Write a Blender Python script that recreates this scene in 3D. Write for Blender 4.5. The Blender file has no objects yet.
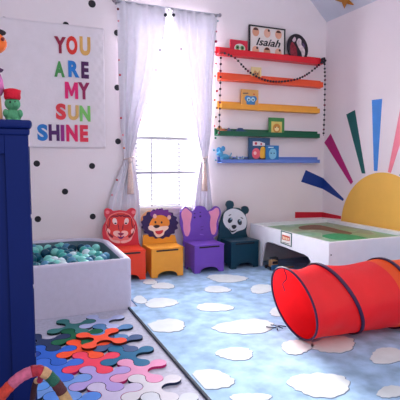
import bpy, bmesh, math, random
from mathutils import Vector, Matrix
from mathutils.geometry import tessellate_polygon
random.seed(7)
C = bpy.context.scene.collection
PI = math.pi
# ------------------------------------------------------------ camera
F_PX, CAM_H = 457.0, 1.15
PITCH = math.atan(38 / F_PX); YAW = math.atan(198 / math.hypot(F_PX, 38))
fw = Vector((math.sin(YAW) * math.cos(PITCH), math.cos(YAW) * math.cos(PITCH), -math.sin(PITCH)))
rt = Vector((math.cos(YAW), -math.sin(YAW), 0)); up = rt.cross(fw)
cam_pos = Vector((0, 0, CAM_H))
cd = bpy.data.cameras.new('camera'); cam = bpy.data.objects.new('camera', cd); C.objects.link(cam)
cd.sensor_width = 36; cd.lens = 36 * F_PX / 400; cd.clip_start = 0.05
m3 = Matrix((rt, up, -fw)).transposed(); cam.matrix_world = Matrix.Translation(cam_pos) @ m3.to_4x4()
bpy.context.scene.camera = cam
# ------------------------------------------------------------ world, lights, exposure
vs = bpy.context.scene.view_settings
bpy.context.scene.display_settings.display_device = 'sRGB'
vs.view_transform = 'Standard'; vs.look = 'None'; vs.gamma = 1; vs.use_curve_mapping = False; vs.exposure = 0.66
w = bpy.data.worlds.new('world'); bpy.context.scene.world = w; w.use_nodes = True
w.node_tree.nodes['Background'].inputs[0].default_value = (0.95, 0.95, 1.0, 1)
# overcast sky, much brighter around the low sun behind the window wall
_n = w.node_tree.nodes; _l = w.node_tree.links
_tc = _n.new('ShaderNodeTexCoord'); _sx = _n.new('ShaderNodeSeparateXYZ'); _mr = _n.new('ShaderNodeMapRange')
_l.new(_tc.outputs['Generated'], _sx.inputs[0]); _l.new(_sx.outputs['Y'], _mr.inputs['Value'])
_mr.inputs['From Min'].default_value = 0.5; _mr.inputs['From Max'].default_value = 0.8; _mr.inputs['To Min'].default_value = 0.62; _mr.inputs['To Max'].default_value = 1.6
_l.new(_mr.outputs[0], _n['Background'].inputs[1])
def area(name, loc, direction, sx, sy, power, col=(1, 1, 1), spread=PI):
    l = bpy.data.lights.new(name, 'AREA'); l.shape = 'RECTANGLE'; l.size = sx; l.size_y = sy
    l.energy = power; l.color = col; l.spread = spread
    o = bpy.data.objects.new(name, l); C.objects.link(o); o.location = loc
    o.rotation_euler = Vector(direction).to_track_quat('-Z', 'Y').to_euler(); return o
area('window_daylight', (1.68, 5.05, 1.75), (0.0, -1, -0.05), 1.5, 2.6, 330, (1.0, 0.985, 1.0))
area('room_fill', (0.6, -0.6, 2.6), (0.35, 1, -0.42), 2.6, 1.6, 10, (1.0, 0.93, 0.95))

sl = bpy.data.lights.new('low_sun', 'SUN'); sl.energy = 12.5; sl.angle = math.radians(22); sl.color = (1.0, 0.98, 0.96)
so = bpy.data.objects.new('low_sun', sl); C.objects.link(so); so.location = (1.7, 6, 3); so.rotation_euler = Vector((-0.12, -1, -0.5)).to_track_quat('-Z', 'Y').to_euler()

def at(x, y, Y=None, X=None, Z=None):
    """the point seen at (x, y) of the 400x400 photograph on a plane of the room"""
    d = fw + rt * ((x - 200) / F_PX) + up * ((200 - y) / F_PX)
    t = Y / d.y if Y is not None else X / d.x if X is not None else (Z - CAM_H) / d.z
    return cam_pos + d * t
# ------------------------------------------------------------ materials
def lin(c):
    return tuple((v / 12.92 if v <= 0.04045 else ((v + 0.055) / 1.055) ** 2.4) for v in [x / 255 for x in c]) + (1,)
MATS = {}
def mat(name, col, rough=0.5, var=0.05, scale=12, bump=0.0, trans=0.0, emit=None, metal=0, spec=0.4, bscale=None, coat=0):
    if name in MATS: return MATS[name]
    m = bpy.data.materials.new(name); m.use_nodes = True; nt = m.node_tree; N = nt.nodes; L = nt.links
    b = N['Principled BSDF']; b.inputs['Roughness'].default_value = rough; b.inputs['Metallic'].default_value = metal
    b.inputs['Specular IOR Level'].default_value = spec; b.inputs['Coat Weight'].default_value = coat
    tc = N.new('ShaderNodeTexCoord'); ns = N.new('ShaderNodeTexNoise'); ns.inputs['Scale'].default_value = scale
    ns.inputs['Detail'].default_value = 4; L.new(tc.outputs['Object'], ns.inputs['Vector'])
    c = lin(col); r = N.new('ShaderNodeValToRGB')
    r.color_ramp.elements[0].position = 0.3; r.color_ramp.elements[1].position = 0.7
    r.color_ramp.elements[0].color = tuple(max(0, v * (1 - var)) for v in c[:3]) + (1,)
    r.color_ramp.elements[1].color = tuple(min(1, v * (1 + var)) for v in c[:3]) + (1,)
    L.new(ns.outputs['Fac'], r.inputs['Fac']); L.new(r.outputs['Color'], b.inputs['Base Color'])
    if bump:
        n2 = N.new('ShaderNodeTexNoise'); n2.inputs['Scale'].default_value = bscale or scale * 6; n2.inputs['Detail'].default_value = 3
        L.new(tc.outputs['Object'], n2.inputs['Vector'])
        bp = N.new('ShaderNodeBump'); bp.inputs['Strength'].default_value = bump; bp.inputs['Distance'].default_value = 0.01
        L.new(n2.outputs['Fac'], bp.inputs['Height']); L.new(bp.outputs['Normal'], b.inputs['Normal'])
    if trans:
        t = N.new('ShaderNodeBsdfTranslucent'); L.new(r.outputs['Color'], t.inputs['Color'])
        mx = N.new('ShaderNodeMixShader'); mx.inputs[0].default_value = trans
        L.new(b.outputs[0], mx.inputs[1]); L.new(t.outputs[0], mx.inputs[2]); L.new(mx.outputs[0], N['Material Output'].inputs[0])
    MATS[name] = m; return m
def paint(col, rough=0.45, **k):
    return mat('paint_%02x%02x%02x_%d' % (*col, int(rough * 100)), col, rough, **k)
WHITE = mat('white_lacquer', (236, 236, 242), 0.35, 0.02)
# ------------------------------------------------------------ builders
def tag(o, label=None, cat=None, group=None, kind=None):
    if label: o['label'] = label
    if cat: o['category'] = cat
    if group: o['group'] = group
    if kind: o['kind'] = kind
    return o
def thing(name, label, cat, loc=(0, 0, 0), group=None, rotz=0):
    o = bpy.data.objects.new(name, None); C.objects.link(o); o.location = loc; o.rotation_euler = (0, 0, rotz)
    o.empty_display_size = 0.05
    return tag(o, label, cat, group)
def copy_tree(o, parent=None):
    c = o.copy(); C.objects.link(c); c.parent = parent
    for ch in list(o.children): copy_tree(ch, c)
    return c
class MB:
    def __init__(s): s.b = bmesh.new(); s.mi = 0
    def _f(s, vs, sm=False):
        try: f = s.b.faces.new(vs); f.material_index = s.mi; f.smooth = sm; return f
        except ValueError: return None
    def box(s, x0, x1, y0, y1, z0, z1):
        v = [s.b.verts.new(p) for p in ((x0,y0,z0),(x1,y0,z0),(x1,y1,z0),(x0,y1,z0),(x0,y0,z1),(x1,y0,z1),(x1,y1,z1),(x0,y1,z1))]
        for q in ((0,3,2,1),(4,5,6,7),(0,1,5,4),(1,2,6,5),(2,3,7,6),(3,0,4,7)): s._f([v[i] for i in q])
        return s
    def prism(s, pts, d):
        """flat polygon (3-D points) extruded by vector d"""
        d = Vector(d); a = [s.b.verts.new(p) for p in pts]; b = [s.b.verts.new(Vector(p) + d) for p in pts]
        s._f(a); s._f(b[::-1]); n = len(a)
        for i in range(n): s._f([a[i], b[i], b[(i + 1) % n], a[(i + 1) % n]])
        return s
    def tube(s, path, r, seg=10, closed=False, cap=True):
        path = [Vector(p) for p in path]; n = len(path); R = r if isinstance(r, (list, tuple)) else [r] * n
        rings = []; prev = None
        for i, p in enumerate(path):
            if closed: t = path[(i + 1) % n] - path[i - 1]
            else: t = path[min(i + 1, n - 1)] - path[max(i - 1, 0)]
            t.normalize()
            if prev is None:
                a = Vector((0, 0, 1)) if abs(t.z) < 0.9 else Vector((1, 0, 0)); u = t.cross(a).normalized()
            else: u = (prev - t * prev.dot(t)).normalized()
            prev = u; v = t.cross(u)
            rings.append([s.b.verts.new(p + (u * math.cos(k * 2 * PI / seg) + v * math.sin(k * 2 * PI / seg)) * R[i]) for k in range(seg)])
        for i in range(n if closed else n - 1):
            A, B = rings[i], rings[(i + 1) % n]
            for k in range(seg): s._f([A[k], A[(k + 1) % seg], B[(k + 1) % seg], B[k]], True)
        if cap and not closed: s._f(rings[0][::-1]); s._f(rings[-1])
        return s
    def sphere(s, c, r, u=14, v=9, sc=(1, 1, 1)):
        c = Vector(c); top = s.b.verts.new(c + Vector((0, 0, r * sc[2]))); bot = s.b.verts.new(c - Vector((0, 0, r * sc[2]))); R = []
        for i in range(1, v):
            a = PI * i / v
            R.append([s.b.verts.new(c + Vector((r*sc[0]*math.sin(a)*math.cos(2*PI*k/u), r*sc[1]*math.sin(a)*math.sin(2*PI*k/u), r*sc[2]*math.cos(a)))) for k in range(u)])
        for k in range(u):
            s._f([top, R[0][k], R[0][(k+1)%u]], True); s._f([bot, R[-1][(k+1)%u], R[-1][k]], True)
            for i in range(v - 2): s._f([R[i][k], R[i+1][k], R[i+1][(k+1)%u], R[i][(k+1)%u]], True)
        return s
    def lathe(s, prof, c=(0, 0, 0), seg=24):
        c = Vector(c); R = []
        for (r, z) in prof: R.append([s.b.verts.new(c + Vector((r*math.cos(2*PI*k/seg), r*math.sin(2*PI*k/seg), z))) for k in range(seg)])
        for i in range(len(R) - 1):
            for k in range(seg): s._f([R[i][k], R[i][(k+1)%seg], R[i+1][(k+1)%seg], R[i+1][k]], True)
        s._f(R[0][::-1]); s._f(R[-1]); return s
    def build(s, name, m, parent=None, bevel=0, recalc=True, loc=None):
        if recalc: bmesh.ops.recalc_face_normals(s.b, faces=s.b.faces)
        me = bpy.data.meshes.new(name); s.b.to_mesh(me); s.b.free()
        for mm in (m if isinstance(m, (list, tuple)) else [m]): me.materials.append(mm)
        o = bpy.data.objects.new(name, me); C.objects.link(o)
        if parent is not None:
            o.parent = parent
            # geometry is written in room coordinates: move it into the thing's own frame
            me.transform(Matrix.Translation(parent_origin(parent)).inverted() if parent.rotation_euler.z == 0 else
                         (Matrix.Translation(parent_origin(parent)) @ Matrix.Rotation(parent.rotation_euler.z, 4, 'Z')).inverted())
        if bevel:
            b = o.modifiers.new('bevel', 'BEVEL'); b.width = bevel; b.segments = 3; b.limit_method = 'ANGLE'; b.angle_limit = math.radians(40)
        return o
def parent_origin(p):
    v = Vector((0, 0, 0))
    while p: v += Vector(p.location); p = p.parent
    return v
def smooth(pts, n=6, closed=True):
    """Catmull-Rom through 2-D or 3-D points"""
    P = [Vector(p) for p in pts]; out = []; N = len(P)
    for i in range(N if closed else N - 1):
        g = (lambda k: P[k % N]) if closed else (lambda k: P[max(0, min(N - 1, k))])
        p0, p1, p2, p3 = g(i - 1), g(i), g(i + 1), g(i + 2)
        for j in range(n):
            t = j / n
            out.append(0.5 * ((2*p1) + (p2-p0)*t + (2*p0-5*p1+4*p2-p3)*t*t + (3*p1-p0-3*p2+p3)*t**3))
    if not closed: out.append(P[-1])
    return out
def circ(cx, cy, rx, ry=None, n=24, a0=0, a1=2 * PI, rot=0):
    ry = ry or rx; o = []
    for k in range(n):
        a = a0 + (a1 - a0) * k / (n if abs(a1 - a0 - 2 * PI) < 1e-6 else n - 1)
        x, y = rx * math.cos(a), ry * math.sin(a)
        o.append((cx + x * math.cos(rot) - y * math.sin(rot), cy + x * math.sin(rot) + y * math.cos(rot)))
    return o
def text_mesh(s, x0, x1, z0, z1, y, depth, name, m, parent, bold=0.0, shear=0.0):
    """lettering standing in the XZ plane facing the room, fitted to the given rectangle"""
    cu = bpy.data.curves.new(name, 'FONT'); cu.body = s; cu.extrude = 0.5; cu.offset = bold; cu.shear = shear; cu.resolution_u = 4
    to = bpy.data.objects.new(name, cu); C.objects.link(to)
    dg = bpy.context.evaluated_depsgraph_get(); me = bpy.data.meshes.new_from_object(to.evaluated_get(dg))
    bpy.data.objects.remove(to)
    xs = [v.co.x for v in me.vertices]; ys = [v.co.y for v in me.vertices]; zs = [v.co.z for v in me.vertices]
    O = parent_origin(parent)
    for v in me.vertices:
        a = (v.co.x - min(xs)) / (max(xs) - min(xs)); b = (v.co.y - min(ys)) / (max(ys) - min(ys)); c = (v.co.z - min(zs)) / (max(zs) - min(zs))
        v_new = Vector((x0 + a * (x1 - x0), y - c * depth, z0 + b * (z1 - z0))) - O
        v.co = v_new
    me.materials.clear(); me.materials.append(m)
    o = bpy.data.objects.new(name, me); C.objects.link(o); o.parent = parent; return o

WY, RX, LX = 4.65, 3.69, -0.72        # back wall, right wall, left wall
# ============================================================ setting
wall_m = mat('wall_paint', (236, 225, 230), 0.7, 0.025, 1.5, 0.08, bscale=60)
def gable(z): return z
PK = (1.45, 4.9)
# back wall with window opening
wx0, wx1, wz0, wz1 = 1.27, 2.10, 0.66, 2.62
b = MB()
def wallpanel(pts): b.prism([(x, WY, z) for x, z in pts], (0, 0.14, 0))
wallpanel([(LX, 0), (wx0, 0), (wx0, wz0), (wx0, wz1), (wx0, PK[1] - 0.16), (LX, 2.85)])
wallpanel([(wx1, 0), (RX, 0), (RX, 2.85), (wx1, 2.85 + (RX - wx1) * 0.915)])
wallpanel([(wx0, 0), (wx1, 0), (wx1, wz0), (wx0, wz0)])
wallpanel([(wx0, wz1), (wx1, wz1), (wx1, 2.85 + (RX - wx1) * 0.915), (PK[0], PK[1]), (wx0, PK[1] - 0.16)])
bmesh.ops.remove_doubles(b.b, verts=b.b.verts, dist=1e-4)
tag(b.build('wall_back', wall_m), kind='structure')
b = MB(); b.box(RX, RX + 0.12, 0.4, WY + 0.14, 0, 2.85); tag(b.build('wall_right', wall_m), kind='structure')
b = MB(); b.box(LX - 0.12, LX, 0.4, WY + 0.14, 0, 2.85); tag(b.build('wall_left', wall_m), kind='structure')
ceil_m = mat('ceiling_paint', (208, 212, 226), 0.8, 0.06, 3)
b = MB()
b.prism([(RX + 0.12, WY + 0.14, 2.85 - 0.11), (PK[0], WY + 0.14, PK[1]), (LX - 0.12, WY + 0.14, 2.85 - 0.11), (LX - 0.12, WY + 0.14, 2.85 + 0.0), (PK[0], WY + 0.14, PK[1] + 0.12), (RX + 0.12, WY + 0.14, 2.85)], (0, -2.9, 0))
tag(b.build('ceiling', ceil_m), kind='structure')
floor_m = mat('pale_carpet', (186, 186, 204), 0.9, 0.12, 40, 0.25, spec=0.05, bscale=300)
b = MB(); b.box(LX - 0.12, RX + 0.12, 0.2, WY + 0.14, -0.1, 0); tag(b.build('floor', floor_m), kind='structure')
trim_m = mat('trim_paint', (240, 238, 244), 0.4, 0.01)
b = MB(); b.box(LX, RX, WY - 0.014, WY, 0, 0.09); b.box(LX, RX, WY - 0.02, WY, 0, 0.02); tag(b.build('baseboard_back', trim_m, bevel=0.003), kind='structure')
b = MB(); b.box(RX - 0.014, RX, 0.4, WY - 0.02, 0, 0.09); tag(b.build('baseboard_right', trim_m, bevel=0.003), kind='structure')
# window: frame, sashes, panes, sill
wn = bpy.data.objects.new('window_1', None); C.objects.link(wn); wn.location = (0, 0, 0); wn['kind'] = 'structure'
b = MB(); y0, y1 = WY + 0.03, WY + 0.10
b.box(wx0, wx0 + 0.035, y0, y1, wz0, wz1); b.box(wx1 - 0.035, wx1, y0, y1, wz0, wz1)
b.box(wx0, wx1, y0, y1, wz1 - 0.035, wz1); b.box(wx0, wx1, y0, y1, wz0, wz0 + 0.04)
b.build('window_frame', trim_m, wn)
b = MB(); b.box(wx0 + 0.03, wx1 - 0.03, y0 + 0.01, y0 + 0.05, 1.365, 1.40); b.box(wx0 + 0.03, wx1 - 0.03, y0 + 0.02, y0 + 0.04, 1.045, 1.068)
b.build('sash_bar', trim_m, wn)
gm = bpy.data.materials.new('window_glass'); gm.use_nodes = True; nt = gm.node_tree
nt.nodes.remove(nt.nodes['Principled BSDF'])
tr = nt.nodes.new('ShaderNodeBsdfTransparent'); gl = nt.nodes.new('ShaderNodeBsdfGlossy'); gl.inputs['Roughness'].default_value = 0.02
mx = nt.nodes.new('ShaderNodeMixShader'); mx.inputs[0].default_value = 0.06
nt.links.new(tr.outputs[0], mx.inputs[1]); nt.links.new(gl.outputs[0], mx.inputs[2]); nt.links.new(mx.outputs[0], nt.nodes['Material Output'].inputs[0])
b = MB(); b.box(wx0 + 0.03, wx1 - 0.03, WY + 0.085, WY + 0.089, wz0 + 0.03, wz1 - 0.03); b.build('pane', gm, wn)
b = MB(); b.box(wx0 - 0.05, wx1 + 0.05, WY - 0.03, WY + 0.04, wz0 - 0.022, wz0); b.box(wx0 - 0.03, wx1 + 0.03, WY - 0.012, WY, wz0 - 0.08, wz0 - 0.022)
b.build('window_sill', mat('sill_paint', (228, 214, 208), 0.5, 0.02), wn, bevel=0.003)
# ============================================================ rug
rug_blue = mat('rug_blue', (158, 188, 220), 0.95, 0.24, 9, 0.35, spec=0.05, bscale=250)
rug_cloud = mat('rug_cloud', (212, 218, 222), 0.95, 0.05, 14, 0.3, spec=0.05, bscale=250)
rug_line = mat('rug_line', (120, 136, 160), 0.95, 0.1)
binding = mat('rug_binding', (34, 42, 62), 0.8, 0.1)
rug = thing('cloud_rug', 'large light blue rug with white clouds and a dark bound edge on pale carpet', 'rug', (0.885, 1.5, 0))
b = MB(); b.box(0.885, 3.66, 0.55, 3.442, 0.0005, 0.012); b.box(0.95, 3.66, 3.442, 4.6, 0.0005, 0.012)
clouds = [(163,286,11,3.5),(161,303,17,5),(166,326,22,6.5),(210,380,26,9.5),(235,354,21,6),(245,327,30,8),(214,307.5,18,4.5),(217,289.5,15,3.2),
          (227,278.5,21,4),(262,289,12,5),(280,312,10,5.5),(297,347,16,8),(320,385,34,12),(334,345,24,8),(388,356,20,8),(150,282,8,2.5),(140,300,7,4),
          (250,398,20,5),(392,392,16,6),(245,340,0,0)]
def cloud(cx, cy, w_, h_):
    rnd = random.Random(int(cx * 13 + cy)); A = [rnd.random() * 6.28 for _ in range(6)]; pts = []
    for i in range(64):
        a = 2 * PI * i / 64
        rr = 0.88 + 0.09 * math.sin(2 * a + A[0]) + 0.07 * math.sin(3 * a + A[1]) + 0.055 * abs(math.sin(4.5 * a + A[2])) + 0.05 * abs(math.sin(7.5 * a + A[3])) + 0.02 * math.sin(13 * a + A[4])
        pts.append(at(cx + w_ * math.cos(a) * rr, cy + h_ * math.sin(a) * rr, Z=0.012).to_2d())
    return pts, sum((p for p in pts), Vector((0, 0))) / 64
for (cx, cy, w_, h_) in clouds:
    if not w_: continue
    pts, c2 = cloud(cx, cy, w_, h_)
    pts = [Vector((min(max(p.x, 0.9), 3.6), min(max(p.y, 0.6), 4.55))) for p in pts]
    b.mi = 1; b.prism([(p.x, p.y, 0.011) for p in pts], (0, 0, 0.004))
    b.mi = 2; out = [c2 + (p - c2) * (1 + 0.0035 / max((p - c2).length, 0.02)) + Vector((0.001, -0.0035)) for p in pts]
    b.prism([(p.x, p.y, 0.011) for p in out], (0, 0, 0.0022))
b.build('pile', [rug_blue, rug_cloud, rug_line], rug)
b = MB(); b.box(0.868, 0.886, 0.55, 3.442, 0.0005, 0.016); b.build('binding', binding, rug, bevel=0.004)
# ============================================================ sun mural on the right wall
mur = thing('sun_mural', 'big painted yellow half sun with coloured rays across the room corner', 'mural', (RX, 3.67, 0.09))
SC = (3.67, 0.41)
def wallpoly(b, pts, x=RX - 0.003): b.prism([(x, p[0], p[1]) for p in pts], (0.0025, 0, 0))
b = MB(); wallpoly(b, [(SC[0] - 0.63 * math.cos(a), SC[1] + 0.63 * math.sin(a)) for a in [k * PI / 60 - 0.25 for k in range(69)]])
b.build('sun_disc', mat('sun_yellow', (240, 186, 84), 0.6, 0.03, 6), mur)
rays = [('magenta', (176, 18, 110), [(4.527,1.495),(4.64,1.39),(4.149,0.891),(4.115,0.925)]),
        ('dark green', (12, 92, 92), [(4.257,1.701),(4.117,1.737),(3.925,1.023),(3.978,1.022)]),
        ('blue', (62, 134, 214), [(3.861,1.817),(3.715,1.812),(3.749,1.054),(3.799,1.053)]),
        ('pink', (240, 130, 150), [(3.45,1.78),(3.31,1.74),(3.563,1.037),(3.603,1.046)]),
        ('teal', (40, 150, 140), [(3.16,1.63),(3.03,1.55),(3.41,0.99),(3.45,1.015)]),
        ('violet', (110, 60, 160), [(2.83,1.35),(2.72,1.25),(3.245,0.88),(3.275,0.91)]),
        ('orange', (236, 110, 50), [(2.6,1.0),(2.55,0.88),(3.12,0.70),(3.14,0.75)])]
for nm, col, pts in rays:
    b = MB(); wallpoly(b, pts); tag(b.build('ray', paint(col, 0.6), mur), nm + ' painted ray')
b = MB(); wallpoly(b, [(WY - 0.003, 0.52), (WY - 0.003, 0.455), (4.303, 0.472), (4.303, 0.508)])
b.prism([(3.277, WY - 0.003, 0.54), (3.277, WY - 0.003, 0.465), (RX - 0.001, WY - 0.003, 0.455), (RX - 0.001, WY - 0.003, 0.52)], (0, 0.0025, 0))
tag(b.build('ray', paint((206, 22, 50), 0.6), mur), 'red painted ray bending round the corner')
b = MB(); wallpoly(b, [(WY - 0.003, 0.948), (WY - 0.003, 0.812), (4.277, 0.69), (4.26, 0.715)])
b.prism([(3.422, WY - 0.003, 1.052), (3.356, WY - 0.003, 0.909), (RX - 0.001, WY - 0.003, 0.812), (RX - 0.001, WY - 0.003, 0.948)], (0, 0.0025, 0))
tag(b.build('ray', paint((18, 58, 140), 0.6), mur), 'navy painted ray bending round the corner')
# ============================================================ black wall dots
dot_m = mat('dot_vinyl', (24, 22, 34), 0.6, 0.05)
dots = [(0.30,0.60,'lowest left dot just above the ball pit'),(0.825,0.60,'lowest right dot above the ball pit'),(0.56,0.86,'middle dot of the five over the ball pit'),
        (0.305,1.135,'dot left below the letters banner'),(0.828,1.11,'dot right below the letters banner'),(0.858,2.69,'highest one, above the banner'),
        (1.02,0.70,'at the foot of the left curtain'),(1.095,1.36,'beside the left curtain tieback'),
        (1.095,1.90,'dot beside the left curtain at middle height'),(1.10,2.44,'dot touching the left curtain near its top'),
        (0.605,2.46,'dot mostly covered by the top edge of the banner'),(0.06,2.44,'dot at the far left above the cabinet')]
for i, (x, z, l) in enumerate(dots):
    t = MB(); r = 0.03 if z < 2.6 else 0.036
    t.prism([(x + r * math.cos(a), WY - 0.0025, z + r * math.sin(a)) for a in [k * PI / 12 for k in range(24)]], (0, 0.002, 0))
    tag(t.build('wall_dot', dot_m), 'black round sticker on the wall, ' + l, 'wall sticker', 'black dots on the back wall')
# ============================================================ letters banner
ban = thing('letter_banner', 'wide white fabric wall banner reading YOU ARE MY SUN SHINE in coloured capitals', 'banner', (0.63, WY, 1.28))
b = MB(); nx, nz = 90, 50; g = []
for i in range(nx + 1):
    col = []
    for j in range(nz + 1):
        u, v = i / nx, j / nz; x = -0.12 + 1.085 * u; z = 1.285 + 1.178 * v
        wob = 0.0035 * 1.5 * math.sin(u * 90 + 12 * v) * max(0, (u - 0.86) / 0.14) * math.sin(v * 60 + 9 * u) + 0.003 * math.sin(u * 9 + v * 4)
        col.append(b.b.verts.new((x, WY - 0.012 + wob, z)))
    g.append(col)
for i in range(nx):
    for j in range(nz): b._f([g[i][j], g[i + 1][j], g[i + 1][j + 1], g[i][j + 1]], True)
cl = b.build('cloth', mat('banner_cloth', (238, 229, 236), 0.75, 0.03, 8, 0.15, trans=0.1), ban, recalc=False)
s_ = cl.modifiers.new('solid', 'SOLIDIFY'); s_.thickness = 0.0015
def crop(o, k, pts): return [(o[0] + x / k, o[1] + y / k) for x, y in pts]
LET = [('Y',90,38,125,88,(150,20,62)),('O',127,36,160,92,(226,44,38)),('U',168,38,200,95,(222,170,92)),
       ('A',90,113,121,161,(74,152,84)),('R',133,112,166,162,(28,120,200)),('E',173,114,195,166,(74,22,84)),
       ('M',123,177,162,228,(222,24,110)),('Y',163,178,198,230,(150,24,84)),
       ('S',95,242,125,293,(222,58,70)),('U',132,247,164,294,(222,176,104)),('N',168,249,200,298,(122,196,100)),
       ('S',38,305,69,358,(34,120,196)),('H',73,306,105,358,(76,22,96)),('I',110,307,120,359,(150,30,130)),('N',127,307,161,360,(222,20,96)),('E',169,308,193,361,(226,50,78))]
for ch, x0, y0, x1, y1, col in LET:
    a = at(25 + x0 / 3.08, 25 + y1 / 3.08, Y=WY); c = at(25 + x1 / 3.08, 25 + y0 / 3.08, Y=WY)
    zc = (a.z + c.z) / 2; hh = 0.5 * (c.z - a.z) * 0.96
    if ch == 'M':
        b = MB(); b.prism([(a.x + u * (c.x - a.x), WY - 0.0165, zc - hh + v * 2 * hh) for u, v in [(0,0),(0,1),(.27,1),(.5,.48),(.73,1),(1,1),(1,0),(.76,0),(.76,.58),(.57,.16),(.43,.16),(.24,.58),(.24,0)]], (0, -0.0025, 0))
        o = b.build('letter', paint(col, 0.6), ban); o['label'] = 'hot pink capital letter M'; continue
    o = text_mesh(ch, a.x, c.x, zc - hh, zc + hh, WY - 0.016, 0.003, 'letter', paint(col, 0.6), ban, bold=0.0 if ch == 'M' else 0.05)
    o['label'] = 'coloured capital letter ' + ch
# ============================================================ wall ledges (picture shelves)
LEDGE = [('red', 2.19, 3.57, 2.315, 2.392, (222, 26, 44)), ('orange', 2.213, 3.58, 2.045, 2.118, (240, 84, 44)), ('yellow', 2.214, 3.54, 1.736, 1.804, (240, 164, 56)),
         ('green', 2.18, 3.548, 1.44, 1.503, (18, 96, 66)), ('blue', 2.217, 3.556, 1.138, 1.19, (104, 134, 212))]
LZ = {}
ordw = ['topmost of five', 'second from the top', 'middle one of five', 'fourth from the top', 'lowest of five']
for (nm, x0, x1, z0, z1, col), pos in zip(LEDGE, ordw):
    t = thing('wall_ledge', nm + ' picture ledge on the back wall, ' + pos, 'shelf', ((x0 + x1) / 2, WY, z0), 'rainbow picture ledges')
    m = mat('ledge_' + nm, col, 0.4, 0.03)
    b = MB(); b.box(x0, x1, 4.548, 4.56, z0, z1 - 0.012); b.build('front_lip', m, t, bevel=0.003)
    b = MB(); b.box(x0 - 0.0, x1 + 0.0, 4.56, 4.636, z0, z0 + 0.013); b.build('board', m, t, bevel=0.002)
    b = MB(); b.box(x0 - 0.0, x1 + 0.03, 4.636, WY - 0.0005, z0, z1 + 0.02); b.build('back_rail', m, t, bevel=0.003)
    LZ[nm] = z0 + 0.0135
# things on the ledges -------------------------------------------------------
def leaning(name, label, cat, x0, x1, z0, h, depth=0.014, yb=4.60, group=None):
    return thing(name, label, cat, ((x0 + x1) / 2, yb, z0), group)
def slab(parent, name, m, x0, x1, y0, y1, z0, z1, bevel=0.0015): b = MB(); b.box(x0, x1, y0, y1, z0, z1); return b.build(name, m, parent, bevel=bevel)
def flat(parent, name, m, pts, y, d=0.0012, label=None):
    b = MB(); b.prism([(x, y, z) for x, z in pts], (0, -d, 0)); o = b.build(name, m, parent)
    if label: o['label'] = label
    return o
z = LZ['red']; yf = 4.585
t = thing('name_frame', 'black framed white print with a script name and small faces on the red ledge', 'picture frame', (2.8, 4.6, z))
fx0, fx1, fz1 = 2.58, 3.055, z + 0.35
b = MB()
for q in ((fx0, fx1, z, z + 0.014), (fx0, fx1, fz1 - 0.014, fz1)): b.box(q[0], q[1], yf, yf + 0.022, q[2], q[3])
b.box(fx0, fx0 + 0.014, yf, yf + 0.022, z + 0.014, fz1 - 0.014); b.box(fx1 - 0.014, fx1, yf, yf + 0.022, z + 0.014, fz1 - 0.014)
b.build('frame', mat('black_frame', (26, 22, 30), 0.4, 0.05), t)
slab(t, 'print', mat('print_paper', (228, 216, 212), 0.7, 0.04), fx0 + 0.012, fx1 - 0.012, yf + 0.008, yf + 0.016, z + 0.01, fz1 - 0.01, 0)
text_mesh('Isaiah', fx0 + 0.09, fx1 - 0.06, z + 0.135, z + 0.22, yf + 0.008, 0.0015, 'lettering', paint((20, 18, 24)), t, bold=0.02, shear=0.35)
cols = [(232, 168, 140), (214, 150, 120), (226, 172, 150)]
for i in range(3):
    for j in range(2):
        cx = fx0 + 0.085 + 0.15 * i; cz = z + 0.075 + 0.205 * j
        fo = flat(t, 'printed_face', paint(cols[(i + j) % 3], 0.7), circ(cx, cz, 0.044, 0.05), yf + 0.008)
        flat(t, 'printed_hair', paint((82, 48, 44), 0.7), circ(cx, cz + 0.018, 0.032, 0.026, a0=0, a1=PI) if (i + j) % 2 else circ(cx + 0.02, cz + 0.03, 0.014), yf + 0.0066)
t = thing('oval_plaque', 'dark oval picture plaque with a red and white figure print on the red ledge', 'picture', (3.2, 4.6, z))
ocx, ocz = 3.235, z + 0.158
flat(t, 'plaque', mat('plaque_black', (30, 22, 34), 0.4, 0.1), circ(ocx, ocz, 0.14, 0.162, 36, rot=0.5), yf + 0.02, 0.014)
fig = lambda pts: [(ocx + x, ocz + y) for x, y in pts]
flat(t, 'printed_figure', mat('plaque_red', (132, 32, 50), 0.6, 0.5, 30), smooth(fig([(-0.1,-0.08),(-0.105,0.02),(-0.08,0.06),(-0.05,0.03),(-0.02,-0.01),(-0.01,-0.1),(-0.05,-0.13)])), yf + 0.006, label='dark red printed shape')
flat(t, 'printed_figure', mat('plaque_white', (216, 198, 202), 0.6, 0.3, 40), smooth(fig([(-0.02,0.06),(0.01,0.11),(0.045,0.09),(0.05,0.04),(0.09,-0.0),(0.1,-0.06),(0.07,-0.12),(0.05,-0.05),(0.02,-0.01)])), yf + 0.006, label='pale printed shape')
flat(t, 'printed_figure', paint((206, 180, 190), 0.6), smooth(fig([(-0.08,0.08),(-0.05,0.12),(-0.03,0.09),(-0.055,0.06)])), yf + 0.0055, label='pale printed spot')
flat(t, 'printed_figure', paint((90, 60, 110), 0.6), smooth(fig([(0.06,0.06),(0.085,0.05),(0.1,0.015),(0.075,0.02)])), yf + 0.0055, label='purple printed spot')
def book(name, label, x0, x1, z0, h, cover, y=yf, thick=0.02, tilt=0, group=None, cat='book'):
    t = thing(name, label, cat, ((x0 + x1) / 2, y, z0), group)
    slab(t, 'cover', paint(cover, 0.4), x0, x1, y, y + thick, z0, z0 + h, 0.002)
    slab(t, 'pages', paint((238, 232, 222), 0.8), x0 + 0.004, x1 + 0.0015, y + 0.003, y + thick - 0.003, z0 + 0.003, z0 + h + 0.0008, 0)
    return t
def deco(t, col, pts, y, k=0, name='cover_art', label=None): return flat(t, name, paint(col, 0.5), pts, y - 0.0004 - 0.0013 * k, label=label)
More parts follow.
